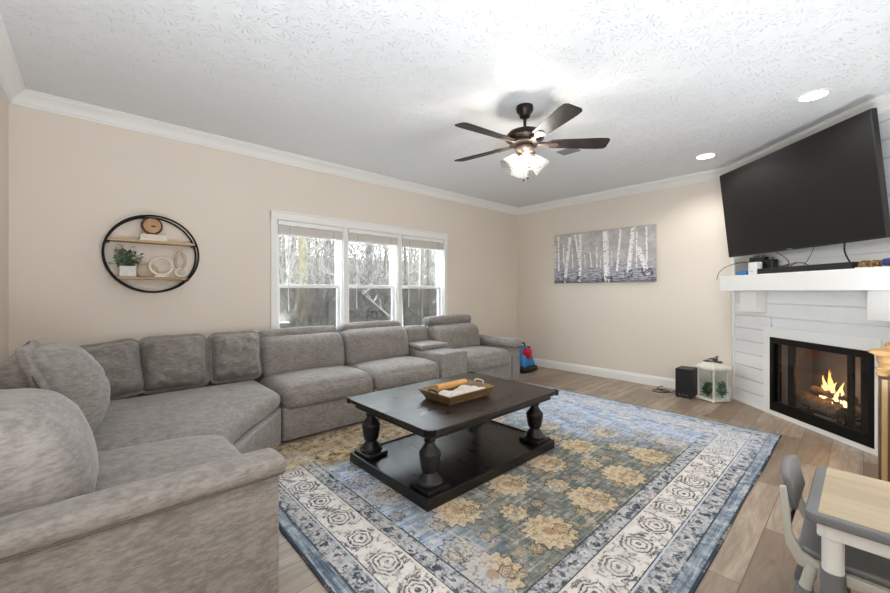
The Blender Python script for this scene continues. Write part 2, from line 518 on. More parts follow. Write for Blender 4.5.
# ------------------------------------------------------------------ window: three double-hung units under one casing
bm = B()
box(bm, OX0 - .065, OX0, YW - .02, YW, OZ0 - .09, OZ1 + .09, .004)
box(bm, OX1, OX1 + .062, YW - .02, YW, OZ0 - .09, OZ1 + .09, .004)
box(bm, OX0 - .065, OX1 + .062, YW - .024, YW, OZ1, OZ1 + .09, .004)
box(bm, OX0 - .072, OX1 + .07, YW - .03, YW, OZ1 + .075, OZ1 + .095, .004)
box(bm, OX0 - .12, OX1 + .12, YW - .06, YW + .02, OZ0 - .03, OZ0, .004)
box(bm, OX0 - .09, OX1 + .09, YW - .018, YW, OZ0 - .11, OZ0 - .03, .004)
struct('trim_3', bm, M['white'])
mulx = [OX0, 2.24, 3.035, OX1]
for i in range(3):
    x0 = mulx[i] + (.0 if i == 0 else .03); x1 = mulx[i + 1] - (.0 if i == 2 else .03)
    t = thing('window_%d' % (i + 1), None, None, ((x0 + x1) / 2, YW, OZ0), kind='structure')
    bm = B()
    for a, b in ((x0, x0 + .018), (x1 - .018, x1)): box(bm, a, b, YW + .005, YW + .13, OZ0, OZ1, .002)
    box(bm, x0 + .018, x1 - .018, YW + .005, YW + .13, OZ0, OZ0 + .03, .002); box(bm, x0 + .018, x1 - .018, YW + .005, YW + .13, OZ1 - .03, OZ1, .002)
    part('window_frame', bm, M['vinyl'], t, False)
    for nm, a, zz0, zz1 in (('upper', YW + .085, 1.31, OZ1 - .03), ('lower', YW + .05, OZ0 + .03, 1.35)):
        bm = B(); q0, q1 = x0 + .018, x1 - .018
        wst = .032 if nm == 'lower' else .026
        for u, v in ((q0, q0 + wst), (q1 - wst, q1)): box(bm, u, v, a, a + .03, zz0, zz1, .003)
        box(bm, q0 + wst, q1 - wst, a, a + .03, zz0, zz0 + .04, .003); box(bm, q0 + wst, q1 - wst, a, a + .03, zz1 - .04, zz1, .003)
        s = part('sash', bm, M['vinyl'], t, False)
        bm = B(); box(bm, q0 + wst, q1 - wst, a + .012, a + .016, zz0 + .04, zz1 - .04)
        part('pane', bm, M['pane'], s, False)
    bm = B(); box(bm, x0 + .018, x1 - .018, YW + .119, YW + .121, OZ0 + .03, 1.33)
    part('insect_screen', bm, M['screen'], t, False)
    if i < 2:
        bm = B(); box(bm, x1, x1 + .06, YW - .01, YW + .13, OZ0, OZ1, .003); part('mullion', bm, M['white'], t, False)
    # raised blind
    bt = thing('window_blind', ('pale grey blind pulled up over the left window unit', 'pale grey blind pulled up over the middle window unit',
               'pale grey blind pulled up over the right window unit')[i], 'blind', ((x0 + x1) / 2, YW, 2.03), group='raised blinds over the triple window')
    bm = B(); box(bm, x0 + .008, x1 - .008, YW - .018, YW + .045, OZ1 - .052, OZ1 - .004, .004); part('valance', bm, M['white'], bt, False)
    bm = B()
    for k in range(11):
        zz = OZ1 - .058 - k * .0074
        box(bm, x0 + .012 + .002 * (k % 2), x1 - .012, YW - .012, YW + .038, zz - .006, zz, .001)
    part('slats', bm, M['blind'], bt, False)
    bm = B(); box(bm, x0 + .012, x1 - .012, YW - .012, YW + .038, OZ1 - .153, OZ1 - .139, .003); part('bottom_rail', bm, M['white'], bt, False)
    bm = B(); tube(bm, [(x0 + .115, YW - .016, OZ1 - .05), (x0 + .118, YW - .012, 1.36 - .3)], .0045, 6); part('tilt_wand', bm, M['whiteplastic'], bt)
    for xx in (x0 + .13, x1 - .12):
        bm = B(); tube(bm, [(xx, YW - .0145, OZ1 - .06), (xx, YW - .0145, OZ1 - .145)], .0016, 5)
        part('lift_cord', bm, M['greyplastic'], bt)

# ------------------------------------------------------------------ woods outside
random.seed(5)
bm = B()
nx, ny = 24, 16
g = [[bm.verts.new((-10 + 50 * i / nx, 4.6 + 50 * (j / ny) ** 1.5, -.7 + .9 * (j / ny) ** 2 + 11.5 * max(0, j / ny - .45) + .25 * noise.noise(Vector((i * .6, j * .6, 0))))) for j in range(ny + 1)] for i in range(nx + 1)]
for i in range(nx):
    for j in range(ny): bm.faces.new((g[i][j], g[i + 1][j], g[i + 1][j + 1], g[i][j + 1]))
o = part('ground', bm, M['leaflitter'], None); o['kind'] = 'structure'
def ground_z(y):
    q = max(0, (y - 4.6) / 50) ** (1 / 1.5)
    return -.7 + .9 * q * q + 11.5 * max(0, q - .45)
def tree_mesh(h, r, nb, bm, lean=.02):
    pts = [(random.gauss(0, lean) * k, random.gauss(0, lean) * k, h * k / 6 - .25) for k in range(7)]
    tube(bm, pts, [r * (1 - .55 * k / 6) for k in range(7)], 8)
    for _ in range(nb):
        z = random.uniform(1.0, h * .75); a = random.uniform(0, 2 * PI); L = random.uniform(.6, 2.2)
        k = int((z + .25) / h * 6); base = Vector(pts[k]); base.z = z
        d = Vector((math.cos(a), math.sin(a), random.uniform(.3, 1.0))).normalized()
        p1 = base + d * L * .5 + Vector((0, 0, random.uniform(-.1, .15))); p2 = base + d * L + Vector((0, 0, random.uniform(0, .4)))
        tube(bm, [base, p1, p2], [r * .28, r * .18, .006], 5)
        for _ in range(4):
            b = p1.lerp(p2, random.random()); e = b + Vector((random.gauss(0, .3), random.gauss(0, .3), random.uniform(.0, .5)))
            tube(bm, [b, (b + e) / 2 + Vector((0, 0, .05)), e], [.010, .007, .003], 4)
tn = 0
spots = []
for k in range(84):
    y = 7.5 + 19 * (k / 84) ** .8
    x = y * random.uniform(.27, 1.0)
    spots.append((x, y))
for x, y in spots:
    bm = B(); pale = random.random() < .25
    tree_mesh(random.uniform(7, 10), random.uniform(.035, .09) * (1 if y < 14 else 1.1), 7, bm)
    solo('tree', bm, M['birch'] if pale else M['trunk'],
         'pale bare tree trunk in the woods outside the window' if pale else 'grey-brown bare tree trunk in the woods outside the window',
         'tree', 'pale trees in the woods' if pale else 'brown trees in the woods').location = (x, y, ground_z(y) - .05)
bm = B(); tree_mesh(8, .105, 9, bm)
solo('tree', bm, M['mossytrunk'], 'thick tree trunk with yellow-green moss seen through the left window unit', 'tree').location = (3.62, 8.9, ground_z(8.9) - .05)
bm = B()
def twig(x, y, z, L, r):
    d = Vector((random.gauss(0, .5), random.gauss(0, .3), random.uniform(.2, 1))).normalized()
    p = Vector((x, y, z)); q = p + d * L * .5 + Vector((random.gauss(0, .1), 0, random.gauss(0, .1))); e = q + (d + Vector((random.gauss(0, .4), 0, random.gauss(0, .3)))) * L * .5
    tube(bm, [p, q, e], [r, r * .8, r * .3], 3, cap=False)
for _ in range(15000):
    y = random.uniform(8.5, 26); x = y * random.uniform(.28, .98); t = random.random()
    z = ground_z(y) + (t ** 1.25) * (1.2 + .27 * y)
    twig(x, y, z, random.uniform(.5, 1.6), random.uniform(.004, .010) * (.6 + y / 22))
solo('undergrowth', bm, M['twig'], 'tangle of bare twigs and brush between the trunks outside', 'brush', kind='stuff', smooth=False)

# ------------------------------------------------------------------ rug
RX0, RX1, RY0, RY1 = .74, 4.46, .485, 3.235
def rug_mat():
    m, p = start('distressed_rug', .95, spec=.1)
    x, y, z = xcoord()
    hw, hh = (RX1 - RX0) / 2, (RY1 - RY0) / 2
    v = xvec(x, y, 0.0)
    wob = (xnoise(v, 16, 3, .6) - .5) * .045 + (xnoise(v, 55, 2) - .5) * .016
    wob2 = (xnoise(xvec(x, y, 4.0), 16, 3, .6) - .5) * .045 + (xnoise(xvec(x, y, 4.0), 55, 2) - .5) * .016
    x2 = x + wob; y2 = y + wob2
    d = (hw - x.abs()).mn(hh - y.abs())
    alongx = (hh - y.abs()).lt(hw - x.abs())           # 1 where the nearest edge is a long one
    u = alongx * x + (1 - alongx) * y
    # wear: streaks along x, blotches
    st = xnoise(xvec(x * 3.2, y * 42.0, 0.0), 1.0, 5, .72) * .62 + xnoise(xvec(x, y, 3.0), 13, 4, .7) * .38
    st2 = xnoise(xvec(x * 50.0, y * 3.0, 7.0), 1.0, 3, .65)
    bl = xnoise(v, 2.2, 3); fine = xnoise(v, 75, 2, .7); mid = xnoise(v, 16, 3, .6)
    BLUE, SLATE, CREAM, GOLD, TEAL, PALE, INK = (lin(c) for c in ((112, 136, 160), (84, 94, 106), (214, 208, 200), (206, 184, 148), (128, 136, 134), (188, 196, 206), (70, 74, 82)))
    # field zones: gold in the middle and by the sofa, blue to the far end and at the near left
    zone = (x * .62 + y * .28 + (bl - .5) * .9)
    zb = zone.ss(.18, .62)                               # far end blue
    zl = 1 - (x * .9 + y * -.15 + (bl - .5) * .7).ss(-1.35, -.85)   # near-left blue
    blue_f = zb.mx(zl)
    goldback = ((y + (bl - .5) * .5).ss(.68, .95)) * (1 - (x + (bl - .5) * .6).ss(-.9, -.1))
    blue_f = blue_f * (1 - goldback)
    fa = xmix(st.ss(.36, .64), lin((80, 92, 96)), lin((152, 152, 140)))
    fa = xmix(st2.ss(.5, .66) * .5, fa, lin((66, 76, 86)))
    fa = xmix(mid.ss(.52, .66) * .55, fa, lin((190, 168, 132)))
    fb = xmix(st.ss(.36, .64), lin((112, 142, 180)), lin((218, 224, 234)))
    fb = xmix((mid.ss(.5, .72)) * .5, fb, lin((92, 112, 140)))
    field = xmix(blue_f, fa, fb)
    field = xmix(goldback * .8, field, xmix(mid.ss(.4, .6), lin((150, 124, 88)), lin((206, 182, 140))))
    def flower(cell, ox, oy, r0, petals, amp):
        """big rosettes on a brick-like lattice: returns (inside, rim, core)"""
        row = ((y2 + oy) / cell).fl()
        cx_ = (x2 + ox) / cell + (row * .5)
        lx = (cx_.fr() - .5) * cell; ly = (((y2 + oy) / cell).fr() - .5) * cell
        th = atan2(ly, lx); r = (lx * lx + ly * ly).sq()
        rr = r / (1.0 + amp * (th * petals).sin())
        return rr.lt(r0), (rr - r0).abs().lt(.006), rr, r
    for cell, ox, oy, r0, pet, amp, colr in ((.46, .13, .05, .140, 14, .11, lin((208, 186, 152))), (.46, .36, .28, .078, 9, .14, lin((206, 186, 154))), (.23, .07, .2, .038, 6, .18, lin((204, 184, 152)))):
        ins, rim, rr, r = flower(cell, ox, oy, r0, pet, amp)
        wear = (mid * .5 + st * .5).ss(.36, .50)
        col = xmix(blue_f * .8, colr, lin((176, 190, 208)))
        field = xmix(ins * wear * .88, field, col)
        field = xmix(rim * wear * .75, field, lin((74, 68, 64)))
        field = xmix((rr - r0 * .55).abs().lt(.006) * wear * .6, field, lin((112, 92, 66)))
        field = xmix((rr.lt(r0 * .24)) * wear * .6, field, lin((150, 112, 76)) if r0 > .1 else SLATE)
        field = xmix((rr - r0 * .78).abs().lt(.012) * fine.ss(.5, .6) * wear * .5, field, lin((120, 104, 84)))
    # small leaf scatter
    vo = X.nt.nodes.new('ShaderNodeTexVoronoi'); vo.inputs['Scale'].default_value = 14
    X.nt.links.new(xvec(x2, y2, 0.0), vo.inputs['Vector'])
    fd = X(vo.outputs['Distance'])
    field = xmix((fd - .28).abs().lt(.05) * st.ss(.4, .6) * .55, field, INK)
    # border bands
    stm = alongx * st + (1 - alongx) * st2
    outer = xmix(stm.ss(.36, .64), lin((80, 94, 110)), lin((160, 172, 184)))
    outer = xmix(mid.ss(.5, .66) * .6, outer, SLATE)
    outer = xmix(xnoise(xvec(x, y, 9.0), 9, 3, .6).ss(.52, .66) * .6, outer, lin((196, 200, 206)))
    cell = .10
    gx = ((u / cell).fr() - .5).abs() * cell
    def guard(c0):
        gy = (d - c0).abs()
        r = (gx * gx + gy * gy).sq()
        a = xmix((fine * .4 + mid * .6).ss(.43, .58), lin((66, 74, 86)), lin((182, 184, 188)))
        a = xmix((r + (mid - .5) * .11 + (fine - .5) * .03 - .026).abs().lt(.008) * (stm.ss(.40, .55)) * .8, a, lin((206, 204, 204)))
        a = xmix((r + (mid - .5) * .04).lt(.012) * .7, a, lin((74, 78, 88)))
        return xmix((gx.gt(.038) * mid.ss(.4, .6)) * .8, a, lin((186, 182, 178)))
    cre = xmix(mid.ss(.35, .7), lin((222, 218, 213)), lin((196, 190, 184)))
    cell2 = .235
    lu = (((u + wob) / cell2).fr() - .5) * cell2; lv = d - .275 + wob2 * .6
    th = atan2(lv, lu); r = ((lu * lu) * .75 + lv * lv).sq()
    r = r / (1 + .05 * (th * 6).sin()) + (mid - .5) * .012
    ring = (r - .056).abs().lt(.005).mx((r - .034).abs().lt(.004)).mx(r.lt(.012)).mx((r - .078).abs().lt(.006) * mid.ss(.46, .52))
    cre = xmix(ring * (fine * .5 + st * .5).ss(.38, .52), cre, lin((84, 84, 92)))
    # vines between the medallions
    vo2 = X.nt.nodes.new('ShaderNodeTexVoronoi'); vo2.feature = 'DISTANCE_TO_EDGE'; vo2.inputs['Scale'].default_value = 17
    X.nt.links.new(xvec(x2, y2, 0.0), vo2.inputs['Vector'])
    vine = X(vo2.outputs['Distance']).lt(.05) * r.gt(.066) * mid.ss(.44, .52)
    cre = xmix(vine * .75, cre, lin((96, 94, 100)))
    c = xmix(d.gt(.475), guard(.425), field)
    c = xmix(d.gt(.375), cre, c)
    c = xmix(d.gt(.17), guard(.125), c)
    c = xmix(d.gt(.075), outer, c)
    for dl, wd, cc in ((.075, .004, INK), (.172, .005, PALE), (.18, .003, INK), (.375, .006, CREAM), (.383, .003, INK), (.475, .004, INK)):
        c = xmix((d - dl).abs().lt(wd) * st2.ss(.3, .45), c, cc)
    # the golden fade along the sofa side and the pale blue fade at the far end
    gback = ((y + (bl - .5) * .5).ss(.72, 1.0)) * (1 - (x + (bl - .5) * .8).ss(-.6, .5))
    gcol = xmix((mid * .6 + fine * .4).ss(.40, .58), lin((96, 78, 56)), lin((206, 178, 132)))
    c = xmix(gback * .8, c, gcol)
    farb = (x + (bl - .5) * .7).ss(.75, 1.35) * (1 - (.55 - (y + 1.37) * .55).sat())
    fcol = xmix((st2 * .4 + mid * .6).ss(.38, .6), lin((128, 156, 192)), lin((222, 228, 236)))
    c = xmix(farb * .6, c, fcol)
    c = xmix(d.lt(.012), c, lin((58, 66, 76)))
    # overall abrasion
    ab = (xnoise(v, 6, 4, .7) * .5 + stm * .5).ss(.46, .62)
    c = xmix((fine * .5 + ab * .5).ss(.4, .75) * .55, c, lin((206, 202, 196)))
    c = xmix((xnoise(v, 45, 3, .7).ss(.54, .7)) * .4, c, lin((78, 82, 90)))
    setc(p, c)
    bump(p, fine * .6 + st * .4, .3, .003)
    return m
bm = B()
nxx, nyy = 74, 55
hw, hh = (RX1 - RX0) / 2, (RY1 - RY0) / 2
top = {}
for i in range(nxx + 1):
    for j in range(nyy + 1):
        x = -hw + 2 * hw * i / nxx; y = -hh + 2 * hh * j / nyy
        ed = min(hw - abs(x), hh - abs(y))
        wv = .010 * noise.noise(Vector((x * 1.6, y * 1.6, 2))) * max(0, 1 - ed / .2)
        top[i, j] = bm.verts.new((x + (wv if abs(x) > hw - .2 else 0), y + (wv if abs(y) > hh - .2 else 0), .009 + .0015 * noise.noise(Vector((x * 4, y * 4, 0)))))
for i in range(nxx):
    for j in range(nyy): bm.faces.new((top[i, j], top[i + 1, j], top[i + 1, j + 1], top[i, j + 1]))
ext = bmesh.ops.extrude_face_region(bm, geom=bm.faces[:])
for v in [e for e in ext['geom'] if isinstance(e, bmesh.types.BMVert)]: v.co.z = .0005
rug = solo('area_rug', bm, rug_mat(), 'large distressed area rug in blue, cream and gold with a floral border', 'rug')
rug.location = ((RX0 + RX1) / 2, (RY0 + RY1) / 2, 0)

# ------------------------------------------------------------------ sectional sofa
SF = M['sofa']
sofa = thing('sectional_sofa', 'large taupe velvet corner sofa along the left wall and under the window', 'sofa', (.5, 3.6, 0))
def sp(name, bm, m=SF, parent=None, label=None): return part(name, bm, m, parent or sofa, True, 60, label)
FY = 3.245          # front of the long run
ZB = .012
# bases
bm = B(); box(bm, -.40, .535, 1.55, 2.452, ZB, .30, .02, 3); sp('base', bm)
bm = B(); prism(bm, [(-.40, 2.458), (.535, 2.458), (.60, 2.50), (.70, 2.66), (.84, 2.86), (1.02, 3.07), (1.15, 3.24), (1.168, 3.30), (1.168, 4.15), (-.40, 4.15)], 2, ZB, .30, .018); sp('corner_base', bm)
for a, b in ((1.175, 2.052), (2.058, 2.93), (3.375, 4.25)):
    bm = B(); box(bm, a, b, FY + .02, 4.12, ZB, .295, .02, 3); sp('base', bm)
# seat cushions
def nose(q, p):   # the front of a seat rolls down
    if p.y < -.2: q.z -= .035 * ((-p.y - .2) / .8) ** 2
    return q
for k, (a, b) in enumerate(((1.182, 2.060), (2.068, 2.938), (3.372, 4.250))):
    bm = B(); cushion(bm, (b - a, .72, .20), ((a + b) / 2, FY + .36, .375), (R(-2), 0, 0), .075, (.0, .015, .028), 20, .004, (5, 5, 5), k, shape=nose); sp('seat_cushion', bm)
def nose_x(q, p):
    if p.x > .2: q.z -= .03 * ((p.x - .2) / .8) ** 2
    return q
bm = B(); cushion(bm, (.82, .83, .20), (.165, 2.045, .415), (0, R(2), 0), .075, (.015, .0, .028), 20, .005, (5, 5, 5), 9, shape=nose_x); sp('seat_cushion', bm)
# the corner seat: a rounded slab over the wedge base
poly = [(-.3, 2.47), (.47, 2.47), (.555, 2.52), (.66, 2.68), (.80, 2.88), (.97, 3.07), (1.10, 3.22), (1.155, 3.32), (1.158, 3.9), (-.3, 3.9)]
bm = B()
t = bmesh.new()
def densify(pl, n):
    out = []
    for i, p in enumerate(pl):
        q = pl[(i + 1) % len(pl)]
        for k in range(n): out.append((p[0] + (q[0] - p[0]) * k / n, p[1] + (q[1] - p[1]) * k / n))
    return out
pl = densify(poly, 5); cxp, cyp = .35, 3.2
levels = [(.92, .30), (.985, .312), (1.0, .345), (.998, .375), (.985, .405), (.955, .430), (.90, .450), (.8, .466), (.65, .478), (.45, .486), (.2, .49)]
prev = None; first = None
for sc, z in levels:
    ring = []
    for k, (x, y) in enumerate(pl):
        X_ = cxp + (x - cxp) * sc * 1.022; Y_ = cyp + (y - cyp) * sc
        ring.append(t.verts.new((X_, Y_, z + .004 * noise.noise(Vector((X_ * 5, Y_ * 5, z))))))
    if prev:
        for i in range(len(ring)): t.faces.new((prev[i], prev[(i + 1) % len(ring)], ring[(i + 1) % len(ring)], ring[i]))
    else: t.faces.new(ring)
    prev = ring
t.faces.new(prev)
merge(bm, t); sp('corner_seat_cushion', bm)
# back frames
bm = B(); box(bm, -.41, 1.172, 3.98, 4.155, ZB + .02, .80, .04, 3); box(bm, -.41, -.22, 1.56, 4.0, ZB + .02, .82, .04, 3); sp('back_frame', bm)
bm = B(); box(bm, 1.178, 4.25, 4.00, 4.15, ZB + .02, .70, .04, 3); sp('back_frame', bm)
# recliner backs: a padded front that rolls over into a headrest flap behind
def recl(a, b, zt, lean, seed, yb=3.93):
    bm = B()
    def sh(q, p):
        if p.z > 0: q.y += .05 * p.z ** 2
        if p.z > .3 and p.y < 0: q.y += .05 * ((p.z - .3) / .7) ** 2
        q.x *= 1 - .045 * max(0, p.z) ** 3
        return q
    cushion(bm, (b - a, .23, zt - .43), ((a + b) / 2, yb, (zt + .43) / 2), (R(-lean), 0, 0), .075, (.0, .03, .0), 20, .004, (5, 5, 5), seed, shape=sh)
    return sp('back_cushion', bm)
bk = recl(1.19, 2.05, .850, 7, 3); bm = B(); cushion(bm, (.83, .20, .12), (1.615, 4.055, .822), (R(-8), 0, 0), .06, (0, 0, .012), 14, .003, (5, 5, 5), 2); sp('headrest', bm, parent=bk)
bk = recl(2.065, 2.925, .865, 7, 4); bm = B(); cushion(bm, (.83, .20, .12), (2.49, 4.055, .838), (R(-8), 0, 0), .06, (0, 0, .012), 14, .003, (5, 5, 5), 5); sp('headrest', bm, parent=bk)
bk = recl(3.385, 4.235, .83, 7, 6); bm = B(); cushion(bm, (.85, .19, .125), (3.79, 4.06, .858), (R(-8), 0, 0), .06, (0, 0, .012), 14, .003, (5, 5, 5), 7); sp('headrest', bm, parent=bk)
# console with cup holders
con = None
bm = B(); box(bm, 2.94, 3.365, FY, 4.10, ZB, .555, .025, 3); con = sp('console', bm)
bm = B(); cushion(bm, (.43, .42, .06), (3.150, 3.80, .588), (R(0), 0, 0), .022, (0, 0, .006), 14, .001); sp('console_lid', bm, parent=con)
bm = B(); cushion(bm, (.425, .20, .22), (3.15, 4.05, .70), (0, 0, 0), .06, (0, .01, .01), 12, .003); sp('console_back', bm, parent=con)
for xx in (3.06, 3.24):
    bm = B(); lathe(bm, [(.046, .004), (.05, .007), (.052, .004), (.052, -.01), (.043, -.01), (.041, .005), (.046, .004)], 24, (xx, 3.46, .553), cap=False); lathe(bm, [(.001, 0), (.042, 0), (.042, .002), (.001, .002)], 24, (xx, 3.46, .5545)); sp('cup_holder', bm, M['silver'], con)
# arms
def arm_near():
    bm = B(); box(bm, -.40, .53, 1.507, 1.625, ZB, .585, .012, 3); a = sp('armrest', bm)
    bm = B()
    def sh(q, p):
        if p.x > .8: pass
        return q
    cushion(bm, (.965, .165, .068), (.072, 1.567, .607), (0, 0, 0), .032, (.004, .0, .008), 22, .003, (5, 5, 5), 11); sp('arm_pad', bm, parent=a)
    bm = B(); tube(bm, [(-.41, 1.489, .581), (.52, 1.489, .581), (.545, 1.497, .581), (.553, 1.53, .581), (.553, 1.63, .581)], .004, 8, smoothit=1); sp('piping', bm, M['piping'], a)
arm_near()
def arm_far():
    bm = B(); box(bm, 4.262, 4.43, FY + .01, 4.10, ZB, .50, .02, 3); a = sp('armrest', bm)
    bm = B(); cushion(bm, (.21, .86, .12), (4.345, FY + .405, .545), (0, 0, 0), .055, (0, .008, .012), 18, .003, (5, 5, 5), 12); sp('arm_pad', bm, parent=a)
    bm = B(); box(bm, 4.252, 4.262, 3.50, 3.66, .44, .475, .004); sp('control_panel', bm, M['blackplastic'], a)
    bm = B(); tube(bm, [(4.23, 4.0, .50), (4.23, FY - .02, .50), (4.26, FY - .03, .50), (4.43, FY - .03, .50), (4.452, FY, .50), (4.452, 4.0, .50)], .005, 8, smoothit=1); sp('piping', bm, M['piping'], a)
arm_far()
# loose-look back cushions in the corner
def pillow_shape(q, p):
    k = 1 - .10 * (abs(p.x) * abs(p.z)) ** 3
    q.y *= .22 + .78 * math.sqrt(max(0, (1 - abs(p.x) ** 3) * (1 - abs(p.z) ** 3)))
    q.x *= 1 - .05 * (1 - abs(p.z)); q.z *= 1 - .04 * (1 - abs(p.x))
    return q
for (w_, h_, x, y, z, rx, rz, sd) in ((.46, .47, .975, 3.90, .675, -12, 0, 21), (.51, .48, .515, 3.90, .675, -12, -1, 22), (.60, .46, .03, 3.86, .66, -14, 8, 23)):
    bm = B(); cushion(bm, (w_, .27, h_), (x, y, z), (R(rx), R({23: -5}.get(sd, 0)), R(rz)), .10, (0, .05, 0), 26, .006, (7, 7, 7), sd, fold=.022, shape=pillow_shape)
    pc = sp('back_cushion', bm)
# cushion leaning on the left wall with its corded seam
bm = B(); cushion(bm, (.62, .32, .57), (-.15, 2.92, .735), (R(-20), R(0), R(90)), .11, (0, .06, 0), 26, .006, (7, 7, 7), 31, fold=.007, shape=pillow_shape)
pc = sp('back_cushion', bm)
import mathutils
MDp_ = Matrix.Translation((-.15, 2.92, .735)) @ mathutils.Euler((R(-20), 0, R(90))).to_matrix().to_4x4()
bm = B(); lp = []
for k in range(40):
    a = 2 * PI * k / 40; ca, sa = math.cos(a), math.sin(a); rr = (abs(ca) ** 5 + abs(sa) ** 5) ** (-1 / 5)
    lp.append(MDp_ @ Vector((ca * rr * .303, 0, sa * rr * .278)))
tube(bm, lp, .006, 8, closed=True); sp('piping', bm, M['piping'], pc)
# near seat's big back
def sh_e(q, p):
    if p.z > .2: q.y += .06 * p.z ** 2
    if p.z > 0: q.z -= .13 * p.z * max(0, p.x) ** 1.7
    return q
bm = B(); cushion(bm, (.77, .30, .52), (-.20, 2.03, .69), (R(-20), 0, R(90)), .13, (.0, .05, .0), 24, .005, (5, 5, 5), 41, shape=sh_e); sp('back_cushion', bm)

# ------------------------------------------------------------------ coffee table
tb = thing('coffee_table', 'black wooden coffee table with turned legs and a low shelf, on the rug', 'table', (2.12, 2.13, .011))
TX0, TX1, TY0, TY1 = 1.405, 2.775, 1.655, 2.625
def chamfer(x0, x1, y0, y1, c): return [(x0 + c, y0), (x1 - c, y0), (x1, y0 + c), (x1, y1 - c), (x1 - c, y1), (x0 + c, y1), (x0, y1 - c), (x0, y0 + c)]
bm = B(); prism(bm, chamfer(TX0, TX1, TY0, TY1, .022), 2, .448, .476, .004); top_ = part('tabletop', bm, M['topplank'], tb, False)
for k, (x, y) in enumerate(((TX0, TY0), (TX1, TY0), (TX1, TY1), (TX0, TY1))):
    sx = 1 if x == TX0 else -1; sy = 1 if y == TY0 else -1
    bm = B(); prism(bm, [(x + sx * .020, y - sy * .002), (x - sx * .002, y + sy * .020), (x - sx * .002, y + sy * .05), (x + sx * .012, y + sy * .05), (x + sx * .05, y + sy * .012), (x + sx * .05, y - sy * .002)], 2, .441, .480, .002); part('corner_strap', bm, M['blackmetal'], top_, False)
bm = B(); box(bm, TX0 + .05, TX1 - .05, TY0 + .05, TY1 - .05, .400, .449, .004); part('apron', bm, M['blackwood'], tb, False)
bm = B(); box(bm, TX0 + .028, TX1 - .028, TY0 + .028, TY1 - .028, .432, .449, .006); part('moulding', bm, M['blackwood'], tb, False)
bm = B(); box(bm, 1.425, 2.735, 1.695, 2.565, .0125, .068, .004); part('shelf', bm, M['blackplank'], tb, False)
bm = B()
box(bm, 1.412, 2.745, 1.682, 1.702, .0115, .078, .003); box(bm, 1.412, 2.745, 2.558, 2.578, .0115, .078, .003)
box(bm, 1.412, 1.432, 1.702, 2.558, .0115, .078, .003); box(bm, 2.725, 2.745, 1.702, 2.558, .0115, .078, .003)
part('shelf_rim', bm, M['blackwood'], tb, False)
LP = [(.066, .0), (.076, .006), (.076, .018), (.064, .026), (.060, .036), (.052, .048), (.044, .058), (.038, .066), (.036, .072), (.044, .080), (.050, .090), (.055, .115), (.060, .150), (.0635, .180), (.0645, .188), (.061, .196), (.052, .208), (.040, .224), (.031, .240), (.028, .254), (.034, .259), (.036, .266), (.034, .273), (.028, .277), (.029, .282), (.042, .287), (.046, .292), (.046, .312)]
for x, y in ((1.525, 1.795), (1.525, 2.465), (2.632, 1.795), (2.632, 2.465)):
    bm = B(); box(bm, x - .088, x + .088, y - .088, y + .088, .069, .100, .004); lathe(bm, [(a * 1.06, b) for a, b in LP], 32, (x, y, .100)); part('leg', bm, M['blackwood'], tb, True, 35)

# tray with cloths and a rolled wooden cylinder
TZ = .477
tr = thing('serving_tray', 'honey-coloured wooden serving tray with metal handles on the coffee table', 'tray', (2.035, 2.075, TZ))
bm = B()
bi = (1.835, 2.235, 1.945, 2.205); to = (1.79, 2.28, 1.90, 2.25)
def fr4(r, z, ins=0): return [(r[0] + ins, r[2] + ins, z), (r[1] - ins, r[2] + ins, z), (r[1] - ins, r[3] - ins, z), (r[0] + ins, r[3] - ins, z)]
ringo = [fr4(bi, TZ), fr4(to, TZ + .072), fr4(to, TZ + .072, .012), fr4(bi, TZ + .012, .010)]
vs = [[bm.verts.new(p) for p in r] for r in ringo]
for a, b in zip(vs, vs[1:]):
    for i in range(4): bm.faces.new((a[i], a[(i + 1) % 4], b[(i + 1) % 4], b[i]))
bm.faces.new(vs[0][::-1]); bm.faces.new(vs[-1])
part('tray_body', bm, M['traywood'], tr, False)
for sx, x in ((-1, 1.80), (1, 2.27)):
    bm = B(); tube(bm, [(x, 2.03, TZ + .066), (x + sx * .012, 2.03, TZ + .092), (x + sx * .012, 2.12, TZ + .092), (x, 2.12, TZ + .066)], .005, 8, smoothit=1); part('handle', bm, M['antique'] if sx > 0 else M['blackmetal'], tr, label='pale metal handle' if sx > 0 else 'dark metal handle')
bm = B()
n1, n2 = 26, 18
gv = {}
for i in range(n1 + 1):
    for j in range(n2 + 1):
        x = 1.85 + .39 * i / n1; y = 1.935 + .19 * j / n2
        gv[i, j] = bm.verts.new((x, y, TZ + .046 + .014 * noise.noise(Vector((x * 14, y * 30, 1))) + .01 * noise.noise(Vector((x * 40, y * 50, 3))) + .012 * math.sin(x * 30 + y * 12)))
for i in range(n1):
    for j in range(n2): bm.faces.new((gv[i, j], gv[i + 1, j], gv[i + 1, j + 1], gv[i, j + 1]))
ext = bmesh.ops.extrude_face_region(bm, geom=bm.faces[:])
for v in [e for e in ext['geom'] if isinstance(e, bmesh.types.BMVert)]: v.co.z = max(TZ + .014, v.co.z - .03)
solo('folded_cloth', bm, M['linen'], 'rumpled white cloth lying in the wooden tray', 'cloth', base=(2.04, 2.03, TZ + .013))
bm = B(); lathe(bm, [(.020, -.155), (.026, -.150), (.026, .150), (.020, .155)], 20, mtx=Matrix.Translation((2.06, 2.165, TZ + .068)) @ Matrix.Rotation(R(90), 4, 'Y'))
solo('rolling_pin', bm, M['rollwood'], 'light wooden cylinder lying along the back of the tray', 'rolling pin', base=(2.06, 2.165, TZ + .04))

